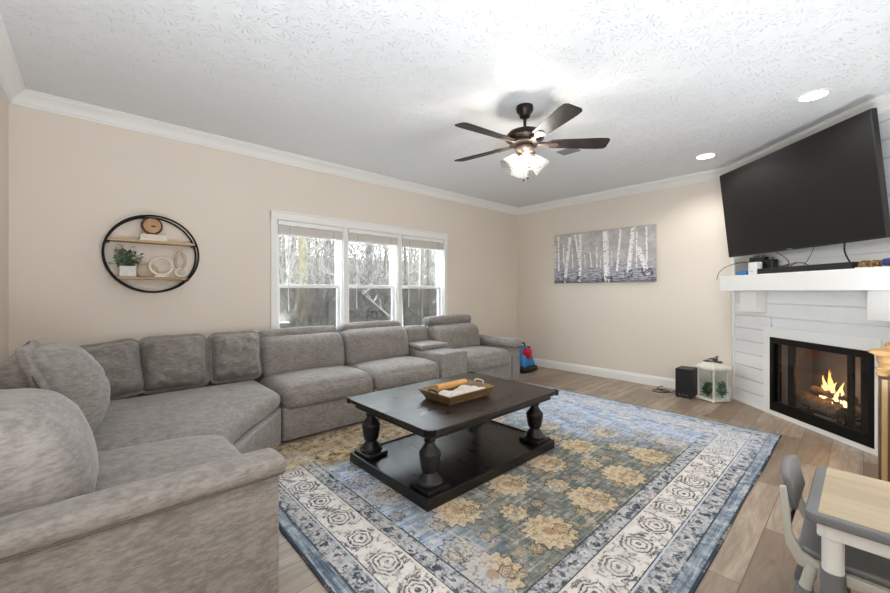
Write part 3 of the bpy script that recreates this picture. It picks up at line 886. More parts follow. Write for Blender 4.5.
# ------------------------------------------------------------------ round wall shelf
RC = Vector((.392, 0, 1.588)); RR = .322
sh = thing('round_wall_shelf', 'black double-ring wall shelf with two oak boards on the left of the window', 'shelf', (RC.x, YW, RC.z))
for y in (4.063, 4.186):
    bm = B(); tube(bm, [(RC.x + RR * math.cos(2 * PI * k / 72), y, RC.z + RR * math.sin(2 * PI * k / 72)) for k in range(72)], .0085, 10, closed=True); part('ring', bm, M['blackmetal'], sh)
S1, S2 = 1.700, 1.392      # tops of the boards
for z in (S1, S2):
    hwid = math.sqrt(RR ** 2 - (z - RC.z - .009) ** 2)
    bm = B(); box(bm, RC.x - hwid + .004, RC.x + hwid - .004, 4.062, 4.19, z - .020, z, .003); b_ = part('shelf_board', bm, M['oak'], sh, False)
    for s in (-1, 1):
        bm = B(); box(bm, RC.x + s * (hwid - .012) - .011, RC.x + s * (hwid - .012) + .011, 4.058, 4.192, z - .032, z - .0205, .002)
        part('bracket', bm, M['blackmetal'], b_, False)
# log slice on two books
for k, (a, b, z0, z1, d0, d1) in enumerate(((.298, .490, S1, S1 + .030, 4.075, 4.18), (.300, .486, S1 + .031, S1 + .055, 4.078, 4.178))):
    t = thing('book', ('pale hardback book lying at the bottom of the pair on the upper shelf board', 'pale hardback book lying on top of another, under the wood slice')[k], 'book', ((a + b) / 2, 4.13, z0), group='books on the round shelf')
    bm = B(); box(bm, a, b, d0, d1, z0, z0 + .003, .001); box(bm, a, b, d0, d1, z1 - .003, z1, .001); box(bm, a, b, d1 - .003, d1, z0 + .003, z1 - .003); part('cover', bm, M['paper'], t, False)
    bm = B(); box(bm, a + .004, b - .004, d0 + .004, d1 - .0035, z0 + .003, z1 - .003); part('pages', bm, M['cream'], t, False)
t = thing('wood_slice', 'round slice of log with dark bark standing on the books', 'decoration', (.385, 4.13, S1 + .055))
bm = B(); rc = Vector((.385, 4.13, S1 + .055 + .0765))
lathe(bm, [(.060, -.02), (.074, -.018), (.077, 0), (.074, .018), (.060, .02)], 28, mtx=Matrix.Translation(rc) @ Matrix.Rotation(R(90), 4, 'X')); part('bark_rim', bm, M['bark'], t)
bm = B(); lathe(bm, [(.001, .0), (.060, .0), (.060, .006), (.001, .006)], 28, mtx=Matrix.Translation(rc + Vector((0, -.018, 0))) @ Matrix.Rotation(R(90), 4, 'X')); part('slice_face', bm, M['slice'], t)
bm = B(); ball(bm, rc + Vector((.008, -.026, -.006)), (.020, .004, .007), 8); part('dark_knot', bm, M['bark'], t)
# potted plant
def leaves(bm, c, n, R_, hgt, ls, seed):
    random.seed(seed)
    for _ in range(n):
        a = random.uniform(0, 2 * PI); e = random.uniform(.15, 1.25)
        d = Vector((math.cos(a) * math.cos(e), math.sin(a) * math.cos(e) * .55, math.sin(e)))
        tip = Vector(c) + Vector((d.x * R_, d.y * R_, d.z * hgt)) * random.uniform(.75, 1.1)
        tube(bm, [c, (Vector(c) + tip) / 2 + Vector((0, 0, .01)), tip], .0012, 4)
        for k in range(7):
            q = Vector(c).lerp(tip, .3 + .7 * k / 6)
            s = Vector((random.gauss(0, 1), random.gauss(0, 1), random.gauss(0, .5))).normalized()
            up = s.cross(Vector((random.gauss(0, 1), random.gauss(0, 1), random.gauss(0, 1)))).normalized()
            L = ls * random.uniform(.7, 1.2); wd = L * .26
            vv = [bm.verts.new(q + s * L * u + up * wd * v_ + Vector((0, 0, zz))) for u, v_, zz in ((0, 0, 0), (.35, .8, .002), (.7, .7, .001), (1, 0, -.003), (.7, -.7, .001), (.35, -.8, .002))]
            bm.faces.new(vv)
t = thing('potted_plant', 'green leafy plant in a square white pot on the lower shelf board', 'plant', (.222, 4.125, S2))
bm = B(); box(bm, .168, .278, 4.082, 4.172, S2, S2 + .088, .006); part('pot', bm, M['plaster'], t, False)
bm = B(); leaves(bm, (.222, 4.127, S2 + .085), 46, .125, .175, .036, 2); part('foliage', bm, M['leaf'], t, False)
# ceramics
bm = B(); lathe(bm, [(.02, 0), (.052, .004), (.072, .03), (.078, .058), (.07, .088), (.046, .108), (.022, .114), (.018, .122), (.02, .126)], 28, mtx=Matrix.Translation((.352, 4.155, S2)) @ Matrix.Diagonal((1, .4, 1, 1)))
solo('vase', bm, M['beige'], 'flat round beige vase behind the white ring on the lower shelf board', 'vase', base=(.352, 4.155, S2))
t = thing('ring_sculpture', 'white ceramic ring ornament on a small foot on the lower shelf board', 'ornament', (.445, 4.105, S2))
bm = B(); tube(bm, [(.445 + .078 * math.cos(2 * PI * k / 48), 4.105, S2 + .096 + .074 * math.sin(2 * PI * k / 48)) for k in range(48)], .0105, 10, closed=True); part('ring', bm, M['cream'], t)
bm = B(); box(bm, .395, .495, 4.08, 4.13, S2, S2 + .017, .005); part('foot', bm, M['cream'], t)
t = thing('loop_sculpture', 'beige looped knot ornament at the right end of the lower shelf board', 'ornament', (.585, 4.115, S2))
bm = B(); tube(bm, [(.588 + .038 * math.cos(2 * PI * k / 40), 4.115, S2 + .047 + .036 * math.sin(2 * PI * k / 40)) for k in range(40)], .0105, 10, closed=True); part('small_loop', bm, M['cream'], t)
bm = B(); tube(bm, [(.585 + .036 * math.cos(2 * PI * k / 40), 4.118 + .006 * math.sin(4 * PI * k / 40), S2 + .152 + .074 * math.sin(2 * PI * k / 40)) for k in range(40)], .011, 10, closed=True); part('tall_loop', bm, M['beige'], t)

# ------------------------------------------------------------------ birch canvas on the far wall
def birch():
    m, p = start('birch_painting', .8)
    x, y, z = xcoord('Generated')
    u = 1 - y; v = z                     # u left to right, v up, 0..1
    vec = xvec(u * 2.0, v, 0.0)
    n = xnoise(vec, 5, 4, .6); nf = xnoise(xvec(u * 50, v * 14, 0.0), 1.0, 3, .6); nw = (xnoise(vec, 14, 2) - .5)
    sky = xmix(n.ss(.35, .65), lin((178, 170, 166)), lin((200, 196, 196)))
    sky = xmix(nf.ss(.5, .66) * .35, sky, lin((158, 152, 154)))
    gnd = xmix(xnoise(xvec(u * 16, v * 40, 0.0), 1.0, 3, .7).ss(.35, .65), lin((104, 104, 118)), lin((200, 200, 210)))
    c = xmix((v + nw * .25).ss(.18, .50), gnd, sky)
    c = xmix((1 - (v + nw * .2).ss(.0, .12)) * .6, c, lin((70, 62, 60)))
    for ub, vb, ut, vt, wd in ((.055, .25, .05, .97, .010), (.115, .35, .11, .8, .007), (.125, .0, .185, .93, .017), (.29, .02, .30, .97, .016), (.305, .25, .24, .97, .012), (.47, .28, .47, .68, .006), (.415, .3, .40, .6, .006),
                               (.57, .0, .555, .97, .028), (.665, .2, .70, .98, .011), (.765, .1, .815, .99, .020), (.94, .12, .855, .62, .024), (.93, .35, .925, .97, .008), (.35, .3, .345, .55, .004), (.62, .3, .615, .6, .004), (.505, .28, .51, .5, .004), (.84, .25, .845, .9, .006), (.215, .3, .21, .7, .005), (.01, .3, .012, .8, .006)):
        tt = (v - vb) / (vt - vb)
        cxu = tt * (ut - ub) + ub
        dd = (u - cxu + nw * .012).abs()
        ins = dd.lt(wd) * v.gt(vb) * v.lt(vt)
        col = xmix(xnoise(xvec(u * 30, v * 60 + ub * 40, 2.0), 1.0, 2).ss(.585, .63), lin((244, 242, 240)), lin((48, 42, 42)))
        col = xmix((u - cxu).ss(.0, wd * 1.4) * .45, col, lin((170, 164, 170)))
        c = xmix(ins, c, col)
        c = xmix((dd.lt(wd * 2.0) * v.gt(vb - .02) * v.lt(vb + .12) * nf.ss(.42, .52)) * (.8 if wd > .012 else 0.0), c, lin((58, 50, 54)))
    setc(p, c); bump(p, nf, .2, .002)
    return m
pt = thing('canvas_painting', 'wide unframed canvas painting of birch trunks on the far wall', 'painting', (XF, 2.65, 1.41))
bm = B(); box(bm, XF - .040, XF - .002, 1.885, 3.415, 1.405, 2.178, .003); part('canvas', bm, birch(), pt, False)

# ------------------------------------------------------------------ ceiling fan
FC = Vector((2.54, 1.825, 0))
fan = thing('ceiling_fan', 'dark five-blade ceiling fan with four lit glass shades', 'ceiling fan', (FC.x, FC.y, H))
bm = B(); lathe(bm, [(.012, -.092), (.028, -.092), (.04, -.085), (.045, -.06), (.062, -.045), (.068, -.02), (.066, 0), (.012, 0)], 32, (FC.x, FC.y, H)); part('canopy', bm, M['bronze'], fan)
bm = B(); lathe(bm, [(.012, -.19), (.012, -.08)], 16, (FC.x, FC.y, H)); part('downrod', bm, M['bronze'], fan)
bm = B(); lathe(bm, [(.03, .135), (.045, .13), (.09, .122), (.128, .105), (.148, .08), (.150, .055), (.135, .045), (.12, .03), (.12, .012), (.06, 0), (.02, 0)][::-1], 40, (FC.x, FC.y, 2.425)); part('motor_housing', bm, M['bronze'], fan)
BZ = 2.442
for k in range(5):
    a = R(100.0 + 72 * k)
    Mx = Matrix.Translation((FC.x, FC.y, BZ)) @ Matrix.Rotation(a, 4, 'Z') @ Matrix.Rotation(R(-12), 4, 'X')
    t = bmesh.new()
    out = [(.20, -.050), (.24, -.056), (.58, -.073), (.635, -.069), (.655, -.048), (.658, .048), (.64, .069), (.58, .073), (.24, .056), (.20, .050)]
    prism(t, out, 2, -.003, .003, .001); bm = B(); merge(bm, t, Mx); bl = part('blade', bm, M['blade'], fan, False)
    t = bmesh.new(); prism(t, [(.10, -.020), (.17, -.014), (.20, -.034), (.26, -.040), (.285, 0), (.26, .040), (.20, .034), (.17, .014), (.10, .020)], 2, .004, .010, .001)
    bm = B(); merge(bm, t, Mx); 
    t = bmesh.new(); prism(t, [(.10, -.018), (.18, -.012), (.21, -.025), (.25, -.028), (.27, 0), (.25, .028), (.21, .025), (.18, .012), (.10, .018)], 2, -.012, -.004, .001); merge(bm, t, Mx)
    part('blade_iron', bm, M['bronzelight'], bl, False)
bm = B(); lathe(bm, [(.012, -.095), (.03, -.09), (.046, -.08), (.05, -.065), (.07, -.045), (.075, -.02), (.065, 0), (.02, .004)], 32, (FC.x, FC.y, 2.43)); kit = part('light_kit', bm, M['bronzelight'], fan)
M['shade'] = glass('frosted_shade', (.80, .79, .77), .02, .035, (1, .97, .92))
M['bulb'] = emit('lit_bulb', (1, .95, .88), 3)
for k in range(4):
    az = R(47.4 + 90 * k + 4)
    Mx = Matrix.Translation((FC.x, FC.y, 2.385)) @ Matrix.Rotation(az, 4, 'Z') @ Matrix.Rotation(R(180 - 48), 4, 'Y')
    # local z runs out along the arm
    bm = B(); lathe(bm, [(.012, .0), (.012, .055), (.026, .062), (.028, .078), (.02, .08)], 16, mtx=Mx); part('lamp_arm', bm, M['bronzelight'], kit)
    bm = B(); lathe(bm, [(.026, .070), (.038, .078), (.050, .108), (.062, .155), (.074, .198), (.0725, .198), (.060, .154), (.048, .109), (.037, .080), (.026, .073)], 28, mtx=Mx, cap=False); part('lamp_shade', bm, M['shade'], kit)
    bm = B(); ball(bm, Mx @ Vector((0, 0, .118)), .022, 10); part('bulb', bm, M['bulb'], kit)
    d = bpy.data.lights.new('bulb_light', 'POINT'); d.energy = FAN_W; d.color = (1, .975, .945); d.shadow_soft_size = .028
    lo = bpy.data.objects.new('bulb_light', d); COL.objects.link(lo); lo.location = Mx @ Vector((0, 0, .118))
for dx, zb in ((-.012, 2.135), (.02, 2.155)):
    px_, py_ = FC.x + dx * .73 - .02, FC.y - dx * .68 - .02
    bm = B(); tube(bm, [(px_, py_, 2.30), (px_, py_, zb + .02)], .0012, 5); lathe(bm, [(.002, .024), (.006, .016), (.007, .006), (.003, 0)], 12, (px_, py_, zb)); part('pull_chain', bm, M['bronze'], fan)

# recessed ceiling lamps and the air register
M['lens'] = emit('lit_lens', (1, .96, .9), 9)
def can(x, y, label):
    t = thing('recessed_light', label, 'ceiling light', (x, y, H), group='recessed ceiling lights')
    bm = B(); lathe(bm, [(.078, -.001), (.080, -.006), (.098, -.007), (.104, -.003), (.104, 0)], 40, (x, y, H), cap=False); part('trim_ring', bm, M['white'], t)
    bm = B(); lathe(bm, [(.001, -.004), (.079, -.004), (.079, -.002), (.001, -.002)], 40, (x, y, H)); part('lens', bm, M['lens'], t)
    d = bpy.data.lights.new('can_light', 'SPOT'); d.energy = CAN_W; d.color = (1, .97, .93); d.shadow_soft_size = .07; d.spot_size = R(150); d.spot_blend = .6
    lo = bpy.data.objects.new('can_light', d); COL.objects.link(lo); lo.location = (x, y, H - .012)
can(3.985, .255, 'lit recessed light above the television, the one nearer the camera')
can(4.91, 1.16, 'lit recessed light by the far corner of the fireplace wall, the one further away')
vt = thing('air_register', 'small white ceiling air register beyond the fan', 'vent', (3.66, 2.08, H))
bm = B(); box(bm, 3.56, 3.76, 1.96, 2.20, H - .008, H - .001, .002); part('register_frame', bm, M['white'], vt, False)
bm = B()
for k in range(8): box(bm, 3.58 + k * .021, 3.592 + k * .021, 1.98, 2.18, H - .012, H - .008)
part('louvres', bm, M['silver'], vt, False)

# ------------------------------------------------------------------ mantel and what stands on it
MZ0, MZ1, MDp = 1.278, 1.448, .185
ms = thing('mantel_shelf', 'thick white mantel beam with corbels on the shiplap wall', 'mantel', D(1.0, 0, MZ0))
bm = B(); dbox(bm, .055, SW - .055, .001, MDp, MZ0, MZ1, .004); part('beam', bm, M['white'], ms, False)
for s in (.27, 1.62):
    bm = B(); dbox(bm, s, s + .235, .001, .11, 1.05, MZ0 - .0005, .003); part('corbel', bm, M['white'], ms, False)
tv = thing('television', 'large flat black television tilted forward above the mantel', 'television', D(.98, 0, 2.1))
TW, TH = 1.645, .948
def TVM(): 
    # local x along s, y out, z up; tilt forward
    b0 = D(.132, .135, 1.660)
    zax = (Vector((0, 0, 1)) * math.cos(R(6.5)) + Vector((-SQ, SQ, 0)) * math.sin(R(6.5))).normalized()
    sax = Vector((-SQ, -SQ, 0)); yax = (Vector((-SQ, SQ, 0)) - zax * Vector((-SQ, SQ, 0)).dot(zax)).normalized()
    return Matrix(((sax.x, yax.x, zax.x, b0.x), (sax.y, yax.y, zax.y, b0.y), (sax.z, yax.z, zax.z, b0.z), (0, 0, 0, 1)))
TM = TVM()
bm = B(); box(bm, 0, TW, -.045, 0, 0, TH, .004, mtx=TM); box(bm, .25, TW - .25, -.07, -.045, .1, .6, .01, mtx=TM); part('housing', bm, M['blackplastic'], tv, False)
bm = B(); box(bm, .010, TW - .010, -.002, .0012, .020, TH - .010, mtx=TM); part('screen', bm, M['tvscreen'], tv, False)
bm = B(); box(bm, TW / 2 - .03, TW / 2 + .03, -.001, .002, .004, .014, .001, mtx=TM); part('badge', bm, M['silver'], tv, False)
bm = B(); dbox(bm, .75, 1.2, .001, .075, 1.85, 2.25, .005); part('wall_bracket', bm, M['blackmetal'], tv, False)
MT = MZ1 + .0008
def ditem(name, label, cat, s, d, z=MT, group=None): return thing(name, label, cat, D(s, d, z), 0, group)
sb = ditem('soundbar', 'long low black soundbar on the mantel under the television', 'soundbar', .9, .14)
bm = B(); dbox(bm, .595, 1.563, .10, .165, MT, MT + .055, .006); part('bar_body', bm, M['blackplastic'], sb, False)
bm = B(); dbox(bm, .605, 1.553, .165, .1665, MT + .006, MT + .049); part('grille', bm, M['cable'], sb, False)
bx = ditem('white_box', 'small white plastic box at the left end of the soundbar', 'box', .37, .13)
bm = B(); dbox(bm, .470, .590, .105, .166, MT, MT + .128, .008); part('box_body', bm, M['whiteplastic'], bx, False)
bm = B(); dbox(bm, .50, .54, .166, .1675, MT + .03, MT + .04, .0005); part('vent_slot', bm, M['palegrey'], bx, False)
ro = ditem('router', 'black box with cables behind the white box on the mantel', 'router', .47, .05)
bm = B(); dbox(bm, .36, .57, .02, .075, MT, MT + .185, .006); part('router_body', bm, M['blackplastic'], ro, False)
bm = B()
for k in range(3): dbox(bm, .39 + k * .05, .42 + k * .05, .030, .058, MT + .185, MT + .205, .002)
part('plug', bm, M['silver'], ro, False)
pb = ditem('power_adapter', 'black power adapter right of the router on the mantel', 'adapter', .54, .05)
bm = B(); dbox(bm, .58, .68, .02, .075, MT, MT + .15, .008); part('adapter_body', bm, M['blackplastic'], pb, False)
bm = B(); dbox(bm, .61, .645, .03, .06, MT + .15, MT + .175, .003); part('plug_head', bm, M['greyplastic'], pb, False)
wb = ditem('grey_box', 'pale grey upright box at the left end of the mantel behind the blue pieces', 'box', .16, .05)
bm = B(); dbox(bm, .09, .34, .012, .045, MT, MT + .20, .004); part('panel_body', bm, M['palegrey'], wb, False)
bm = B(); dbox(bm, .11, .31, .045, .047, MT + .02, MT + .16, .001); part('panel_face', bm, M['silver'], wb, False)
bt = ditem('blue_toy', 'small bright blue plastic piece at the left end of the mantel', 'toy', .27, .14)
bm = B(); t_ = bmesh.new(); cushion(t_, (.16, .05, .035), (0, 0, .012), (0, 0, 0), .009, (0, 0, .004), 8, .002); bm2 = B(); merge(bm, t_, MD @ Matrix.Translation((.36, .14, MT + .011))); bm2.free(); part('toy_body', bm, M['blue'], bt)
bm = B(); dbox(bm, .365, .395, .125, .15, MT + .023, MT + .045, .004); part('toy_clip', bm, M['cable'], bt)
# gold trinkets and a navy pouch
random.seed(9)
for k, (s, d) in enumerate(((1.60, .14), (1.655, .14), (1.71, .13))):
    t = ditem('gold_trinket', ('small tangle of gold metal beside the soundbar', 'middle tangle of gold metal in the row after the soundbar', 'tangle of gold metal against the navy pouch')[k], 'ornament', s, d, group='gold trinkets on the mantel')
    bm = B()
    for q in range(3):
        ce = D(s + random.uniform(-.02, .02), d + random.uniform(-.015, .015), MT + .026 + q * .004); ax = random.uniform(0, PI)
        tube(bm, [ce + Vector((.024 * math.cos(b) * math.cos(ax), .024 * math.cos(b) * math.sin(ax), .020 * math.sin(b))) for b in [2 * PI * u / 16 for u in range(16)]], .006, 6, closed=True)
    part('loops', bm, M['gold'], t)
    bm = B(); dbox(bm, s - .022, s + .022, d - .02, d + .02, MT, MT + .008, .002); part('foot', bm, M['cream'], t, False)
t = ditem('navy_pouch', 'navy blue fabric pouch lying near the right end of the mantel', 'pouch', 1.88, .12)
bm = B(); t_ = bmesh.new(); cushion(t_, (.24, .09, .05), (0, 0, .026), (0, 0, 0), .02, (0, 0, .008), 12, .006); merge(bm, t_, MD @ Matrix.Translation((1.88, .12, MT + .009))); part('pouch_body', bm, M['navy'], t)
bm = B(); tube(bm, [D(1.84, .10, MT + .055), D(1.85, .06, MT + .10), D(1.88, .06, MT + .15), D(1.93, .06, MT + .13)], .012, 8, smoothit=2); part('strap', bm, M['cable'], t)
# cables
def cable(pts, label, m='cable', r=.0035):
    bm = B(); tube(bm, pts, r, 6, smoothit=3); solo('cable', bm, M[m], label, 'cable', 'cables on the mantel', base=pts[0])
cable([D(.38, .03, MT + .14), D(.25, .10, MT + .15), D(.12, .18, MT + .10), D(.05, .205, MT + .03), D(.035, .205, MT - .04)], 'thin black cable hanging off the left end of the mantel')
cable([D(.74, .09, 1.66), D(.86, .10, 1.60), D(.90, .09, 1.55), D(.86, .08, MT + .03), D(.74, .07, MT + .008)], 'black cable curving from the television down behind the soundbar, left of the others')
cable([D(1.16, .09, 1.67), D(1.10, .08, 1.58), D(1.02, .07, MT + .05), D(.97, .06, MT + .006)], 'thin black cable slanting down behind the middle of the soundbar', r=.0025)
cable([D(1.44, .10, 1.69), D(1.43, .10, 1.60), D(1.46, .09, 1.52), D(1.49, .08, MT + .01)], 'thick black cable dropping to the right end of the soundbar', r=.006)
random.seed(21)
for k in range(3):
    p0 = [D(.70 + .09 * k + random.uniform(-.08, .26), .05 + random.uniform(0, .04), MT + .02 + abs(random.gauss(.02, .06))) for _ in range(7)]
    cable(p0, ('yellow cable in the tangle behind the soundbar', 'dark cable in the tangle behind the soundbar, nearest the adapter', 'dark cable in the tangle behind the soundbar, furthest right')[k], 'yellowcable' if k == 0 else 'cable', .004)

# ------------------------------------------------------------------ fireplace
fp = thing('fireplace_insert', 'black metal gas fireplace with glass doors set in the shiplap wall', 'fireplace', D(1.04, 0, FZ0))
FD = .42
bm = B()
dbox(bm, FS0 + .02, FS1 - .02, -FD, -FD + .02, FZ0, FZ1)
dbox(bm, FS0, FS0 + .02, -FD, -.001, FZ0, FZ1); dbox(bm, FS1 - .02, FS1, -FD, -.001, FZ0, FZ1)
dbox(bm, FS0 + .02, FS1 - .02, -FD + .02, -.001, FZ0, FZ0 + .03); dbox(bm, FS0 + .02, FS1 - .02, -FD + .02, -.001, FZ1 - .02, FZ1)
part('firebox', bm, M['firebox'], fp, False)
bm = B()
dbox(bm, FS0 + .001, FS0 + .05, -.02, .016, FZ0 + .001, FZ1 - .001, .002); dbox(bm, FS1 - .05, FS1 - .001, -.02, .016, FZ0 + .001, FZ1 - .001, .002)
dbox(bm, FS0 + .05, FS1 - .05, -.02, .016, FZ1 - .06, FZ1 - .001, .002); dbox(bm, FS0 + .05, FS1 - .05, -.02, .016, FZ0 + .001, FZ0 + .095, .002)
part('door_frame', bm, M['blackmetal'], fp, False)
a0, a1, q0, q1 = FS0 + .05, FS1 - .05, FZ0 + .095, FZ1 - .06
for s, e in ((a0 + .0, a0 + .04), (a0 + .135, a0 + .21), (1.335, 1.385), (1.445, 1.525)):
    bm = B(); dbox(bm, s, e, -.035, -.015, q0, q1, .002); part('door_stile', bm, M['blackmetal'], fp, False)
bm = B(); dbox(bm, a0, a1, -.010, -.006, q0, q1); part('glass_door', bm, M['fireglass'], fp, False)
bm = B(); tube(bm, [D(a0 + .10, -.05, q0), D(a0 + .10, -.05, q1)], .022, 10); part('reflecting_strip', bm, M['greyplastic'], fp)  # grey tube put in for the pale reflecting strip left of the fire
bm = B(); dbox(bm, 1.0, 1.2, -.06, -.04, FZ0 + .075, FZ0 + .10, .004); part('burner_plate', bm, M['silver'], fp, False)
t = thing('fire_grate', 'black iron grate under the burning logs', 'grate', D(1.03, -.2, FZ0 + .03))
bm = B()
for k in range(5): tube(bm, [D(.84 + k * .1, -.09, FZ0 + .17), D(.84 + k * .1, -.10, FZ0 + .11), D(.84 + k * .1, -.30, FZ0 + .11)], .008, 6, smoothit=1)
part('grate_bars', bm, M['blackmetal'], t)
bm = B()
for s in (.86, 1.22):
    for d in (-.12, -.28): tube(bm, [D(s, d, FZ0 + .031), D(s, d, FZ0 + .11)], .008, 6)
part('grate_feet', bm, M['blackmetal'], t)
random.seed(3)
for k, (s0, d0, z0, s1, d1, z1, r) in enumerate(((.76, -.14, .19, 1.20, -.11, .15, .062), (.80, -.27, .19, 1.28, -.25, .19, .055), (.86, -.17, .285, 1.18, -.23, .265, .038))):
    t = thing('log', ('large log lying across the front of the fire grate', 'log lying at the back of the fire grate', 'smaller log resting on top of the burning pair')[k], 'log', D((s0 + s1) / 2, (d0 + d1) / 2, FZ0 + z0 - r), group='logs in the fireplace')
    p, q = D(s0, d0, FZ0 + z0), D(s1, d1, FZ0 + z1)
    bm = B(); pts = [p.lerp(q, u / 10) for u in range(11)]
    tube(bm, pts, [r * (1 + .12 * noise.noise(Vector((u * .9, k * 5, 0)))) for u in range(11)], 18)
    part('log_bark', bm, M['log'], t)
    dv = (p - q).normalized()
    bm = B(); tube(bm, [p + dv * .0005, p + dv * .006], r * .92, 18); part('log_end', bm, M['logend'], t)
bm = B()
for _ in range(420):
    s = random.uniform(.64, 1.44); d = random.uniform(-.30, -.05); r = random.uniform(.006, .014)
    ball(bm, D(s, d, FZ0 + .032 + r * .6), (r, r, r * .7), 4)
solo('ember_gravel', bm, M['ember'], 'dark ember gravel spread over the fireplace floor', 'gravel', kind='stuff')
def flame_mat():
    m = bpy.data.materials.new('flame'); m.use_nodes = True; nt = m.node_tree; X.nt = nt
    nt.nodes.clear(); o = nt.nodes.new('ShaderNodeOutputMaterial'); e = nt.nodes.new('ShaderNodeEmission'); t = nt.nodes.new('ShaderNodeBsdfTransparent'); mx = nt.nodes.new('ShaderNodeMixShader')
    x, y, z = xcoord('Generated')
    lw = nt.nodes.new('ShaderNodeLayerWeight'); lw.inputs[0].default_value = .35
    face = 1 - X(lw.outputs['Facing'])
    c = xmix(z.ss(.1, .95), (1.0, .72, .30), (1.0, .36, .06))
    nt.links.new(c, e.inputs[0]); e.inputs[1].default_value = 1.7
    a = face.ss(.1, .8) * (1 - z.ss(.65, 1.0) * .6)
    nt.links.new(a.v, mx.inputs[0]); nt.links.new(t.outputs[0], mx.inputs[1]); nt.links.new(e.outputs[0], mx.inputs[2]); nt.links.new(mx.outputs[0], o.inputs[0])
    return m
M['flame'] = flame_mat()
bm = B()
random.seed(8)
for s, d, z, h_, r in ((.93, -.19, .24, .13, .020), (.965, -.18, .26, .20, .022), (1.0, -.20, .26, .24, .020), (1.035, -.19, .26, .16, .020), (1.07, -.18, .25, .11, .020), (1.10, -.20, .24, .13, .018), (1.14, -.19, .22, .08, .018), (.90, -.20, .24, .08, .016), (.98, -.22, .3, .22, .016), (1.05, -.24, .28, .14, .016), (.95, -.10, .17, .05, .02), (1.03, -.10, .16, .05, .02), (1.12, -.10, .14, .12, .014)):
    pts = []; rr = []
    for k in range(9):
        u = k / 8
        pts.append(D(s + .018 * math.sin(u * 4 + s * 40) * u, d + .012 * math.sin(u * 5 + s * 17) * u, FZ0 + z - .02 + h_ * u)); rr.append(max(.0015, r * (math.sin(PI * min(1, .25 + u * .75)) ** .9) * (1 - .35 * u)))
    tube(bm, pts, rr, 10)
solo('flames', bm, M['flame'], 'orange flames rising from the logs in the fireplace', 'fire', kind='stuff')
d = bpy.data.lights.new('fire_light', 'POINT'); d.energy = .9; d.color = (1, .5, .18); d.shadow_soft_size = .06
lo = bpy.data.objects.new('fire_light', d); COL.objects.link(lo); lo.location = D(1.0, -.13, FZ0 + .42)

# ------------------------------------------------------------------ subwoofer, lantern, corner things
sw = thing('subwoofer', 'black box subwoofer standing on the floor beside the white lantern', 'speaker', (5.31, 1.454, 0))
bm = B(); box(bm, 5.197, 5.43, 1.367, 1.542, .012, .345, .005); part('cabinet', bm, M['blackplastic'], sw, False)
bm = B(); lathe(bm, [(.040, -.004), (.046, .003), (.050, .002), (.050, -.004)], 28, mtx=Matrix.Translation((5.197, 1.454, .10)) @ Matrix.Rotation(R(-90), 4, 'Y'), cap=False)
lathe(bm, [(.001, .0), (.041, .0), (.041, .001), (.001, .001)], 28, mtx=Matrix.Translation((5.1965, 1.454, .10)) @ Matrix.Rotation(R(-90), 4, 'Y')); part('bass_port', bm, M['cable'], sw)
bm = B()
for k, yy in enumerate((1.497, 1.477, 1.454, 1.432, 1.414)): box(bm, 5.1955, 5.197, yy - .005, yy + .005, .030, .046 - .006 * (k % 2))
part('logo', bm, M['greyplastic'], sw, False)
for x, y in ((5.22, 1.387), (5.22, 1.522), (5.405, 1.387), (5.405, 1.522)):
    bm = B(); lathe(bm, [(.012, 0), (.012, .0125)], 12, (x, y, 0)); part('foot', bm, M['cable'], sw)
bm = B(); tube(bm, [(5.40, 1.525, .05), (5.40, 1.60, .015), (5.30, 1.66, .006), (5.22, 1.78, .006), (5.34, 1.86, .006), (5.45, 1.74, .006), (5.36, 1.62, .006), (5.30, 1.72, .012), (5.46, 1.85, .006), (5.575, 1.80, .02)], .005, 6, smoothit=3)
solo('cord', bm, M['cable'], 'black power cord looped on the floor behind the subwoofer', 'cord', base=(5.4, 1.6, 0))

LA = Vector((5.2, 1.15, 0)); ang = math.atan2(.2, .11)
ln = thing('lantern', 'white glass-sided lantern with greenery inside beside the fireplace wall', 'lantern', (5.20, 1.15, 0), 0)
MLn = Matrix.Translation(LA) @ Matrix.Rotation(ang, 4, 'Z')
LW = .215
def lbox(bm, a, b, c, d_, e, f, bev=.003): return box(bm, a, b, c, d_, e, f, bev, mtx=MLn)
# local x runs away left along the far side, local -y to the right
bm = B(); lbox(bm, -.012, LW + .012, -LW - .012, .012, .012, .035); 
for x in (.0, LW - .03):
    for y in (-LW, -.03): lbox(bm, x, x + .03, y, y + .03, 0, .013)
part('lantern_base', bm, M['antique'], ln, False)
for x in (0, LW - .018):
    for y in (-LW, -.018):
        bm = B(); lbox(bm, x, x + .018, y, y + .018, .035, .37); part('post', bm, M['antique'], ln, False)
gb = []
for x0, x1, y0, y1 in ((.018, LW - .018, -.011, -.008), (.018, LW - .018, -LW + .008, -LW + .011), (.008, .011, -LW + .018, -.018), (LW - .011, LW - .008, -LW + .018, -.018)):
    bm = B(); lbox(bm, x0, x1, y0, y1, .036, .37, 0); part('glass_panel', bm, M['lanternglass'], ln, False)
bm = B(); lbox(bm, -.018, LW + .018, -LW - .018, .018, .37, .392)
t_ = bmesh.new()
r0 = [t_.verts.new(p) for p in ((-.02, -LW - .02, .392), (LW + .02, -LW - .02, .392), (LW + .02, .02, .392), (-.02, .02, .392))]
r1 = [t_.verts.new(p) for p in ((-.012, -LW - .012, .405), (LW + .012, -LW - .012, .405), (LW + .012, .012, .405), (-.012, .012, .405))]
r2 = [t_.verts.new(p) for p in ((.05, -LW + .05, .445), (LW - .05, -LW + .05, .445), (LW - .05, -.05, .445), (.05, -.05, .445))]
